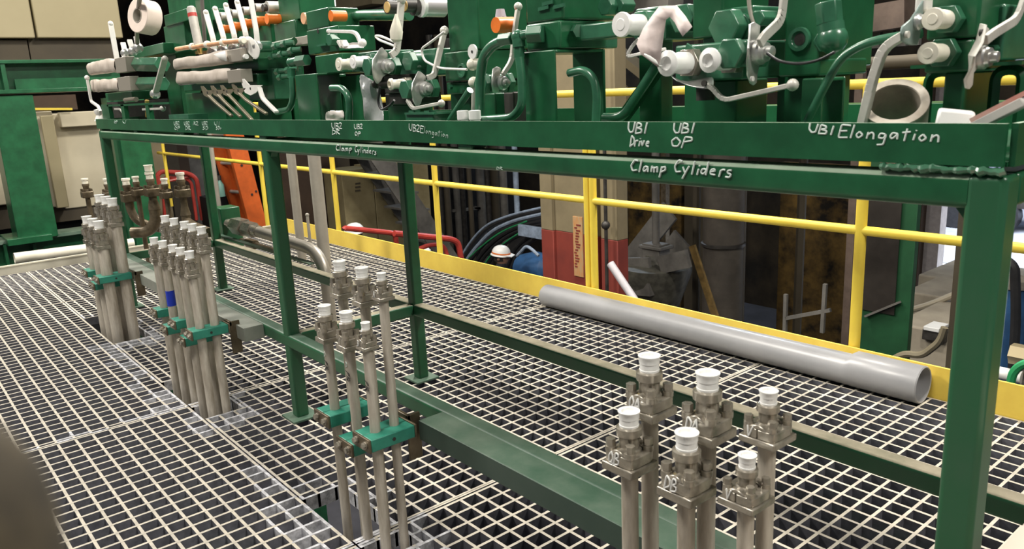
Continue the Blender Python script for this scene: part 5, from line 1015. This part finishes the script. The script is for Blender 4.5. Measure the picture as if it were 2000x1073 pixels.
for i, (a, c, lb, ball, m_) in enumerate((((216, 46), (230, 124), 'tall white lever with a ball at the far left end', 5, LEVERW), ((240, 84), (245, 104), 'short white lever end, first right of the tall far left lever', 0, LEVERW), ((253, 79), (260, 100), 'short white lever end, second right of the tall far left lever', 0, LEVERW), ((266, 72), (270, 94), 'short white lever end just under the tape roll', 0, LEVERW), ((322, 114), (303, 184), 'grey slanted lever with a white ball, right of the green hex bodies', 5, LEVER))):
    t = thing('lever_handle', lb, 'handle', aY(*c, .10), 'far left levers'); P0_, P1_ = aY(*c, .10), aY(*a, .10); lever_bar([P0_, P1_], t, m_, 9 if i != 4 else 11, .012, ball)
    MB().lathe(P0_+V((-.01, 0, 0)), (1, 0, 0), [(0, .022), (.02, .022), (.03, .012), (.03, 0)], 12).build('hub', ZINC, t)
t = thing('lever_handle', 'cranked white lever standing at the far corner of the tray', 'handle', aY(195, 235, .05), 'far left levers'); lever_bar([aY(x, y, .05) for x, y in ((196, 218), (192, 208), (178, 198), (170, 152))], t, LEVERW, 5, .012, 5); MB().lathe(aY(195, 236, .05), (0, 0, 1), [(0, .028), (.03, .014), (.045, .022), (.06, .022), (.065, 0)], 14).build('hub', LEVERW, t)
t = thing('lever_handle', 'small lever with a ball end low in the far left dark frame', 'handle', aY(290, 220, .06), 'far left levers'); lever_bar([aY(x, y, .06) for x, y in ((280, 214), (318, 212))], t, LEVER, 5, .010, 5.5); MB().cyl(aY(288, 228, .07), aY(287, 196, .07), .010, 10).build('stem', BRASS, t)
t = thing('lever_handle', 'small bent lever at the left of the far left dark frame', 'handle', aY(235, 225, .06), 'far left levers'); lever_bar([aY(x, y, .06) for x, y in ((226, 213), (236, 213), (248, 230))], t, LEVER, 6, .010); MB().cyl(aY(245, 196, .07), aY(266, 194, .07), .012, 10).build('brass_body', NICKEL, t)
P = aY(268, 30, .04); k = mpp(P)
t = thing('tape_roll', 'pale pink roll of wide tape hung over a lever at the far left', 'roll', aY(268, 62, .05)); ax = V((-.30, .94, -.14)).normalized()
MB().hollow(P, P+ax*.075, 33*k, 14*k, 36).build('roll_body', PINK, t, bevel=.003); MB().hollow(P-ax*.001, P+ax*.076, 14.2*k, 12.5*k, 28).build('paper_core', GREYP, t)
t = thing('lever_handle', 'grey flat lever passing through the tape roll', 'handle', aY(268, 90, .09), 'far left levers'); lever_bar([aY(268, 92, .10), aY(267, 44, .075), aY(274, -12, .03)], t, GREYP, 7, .010)
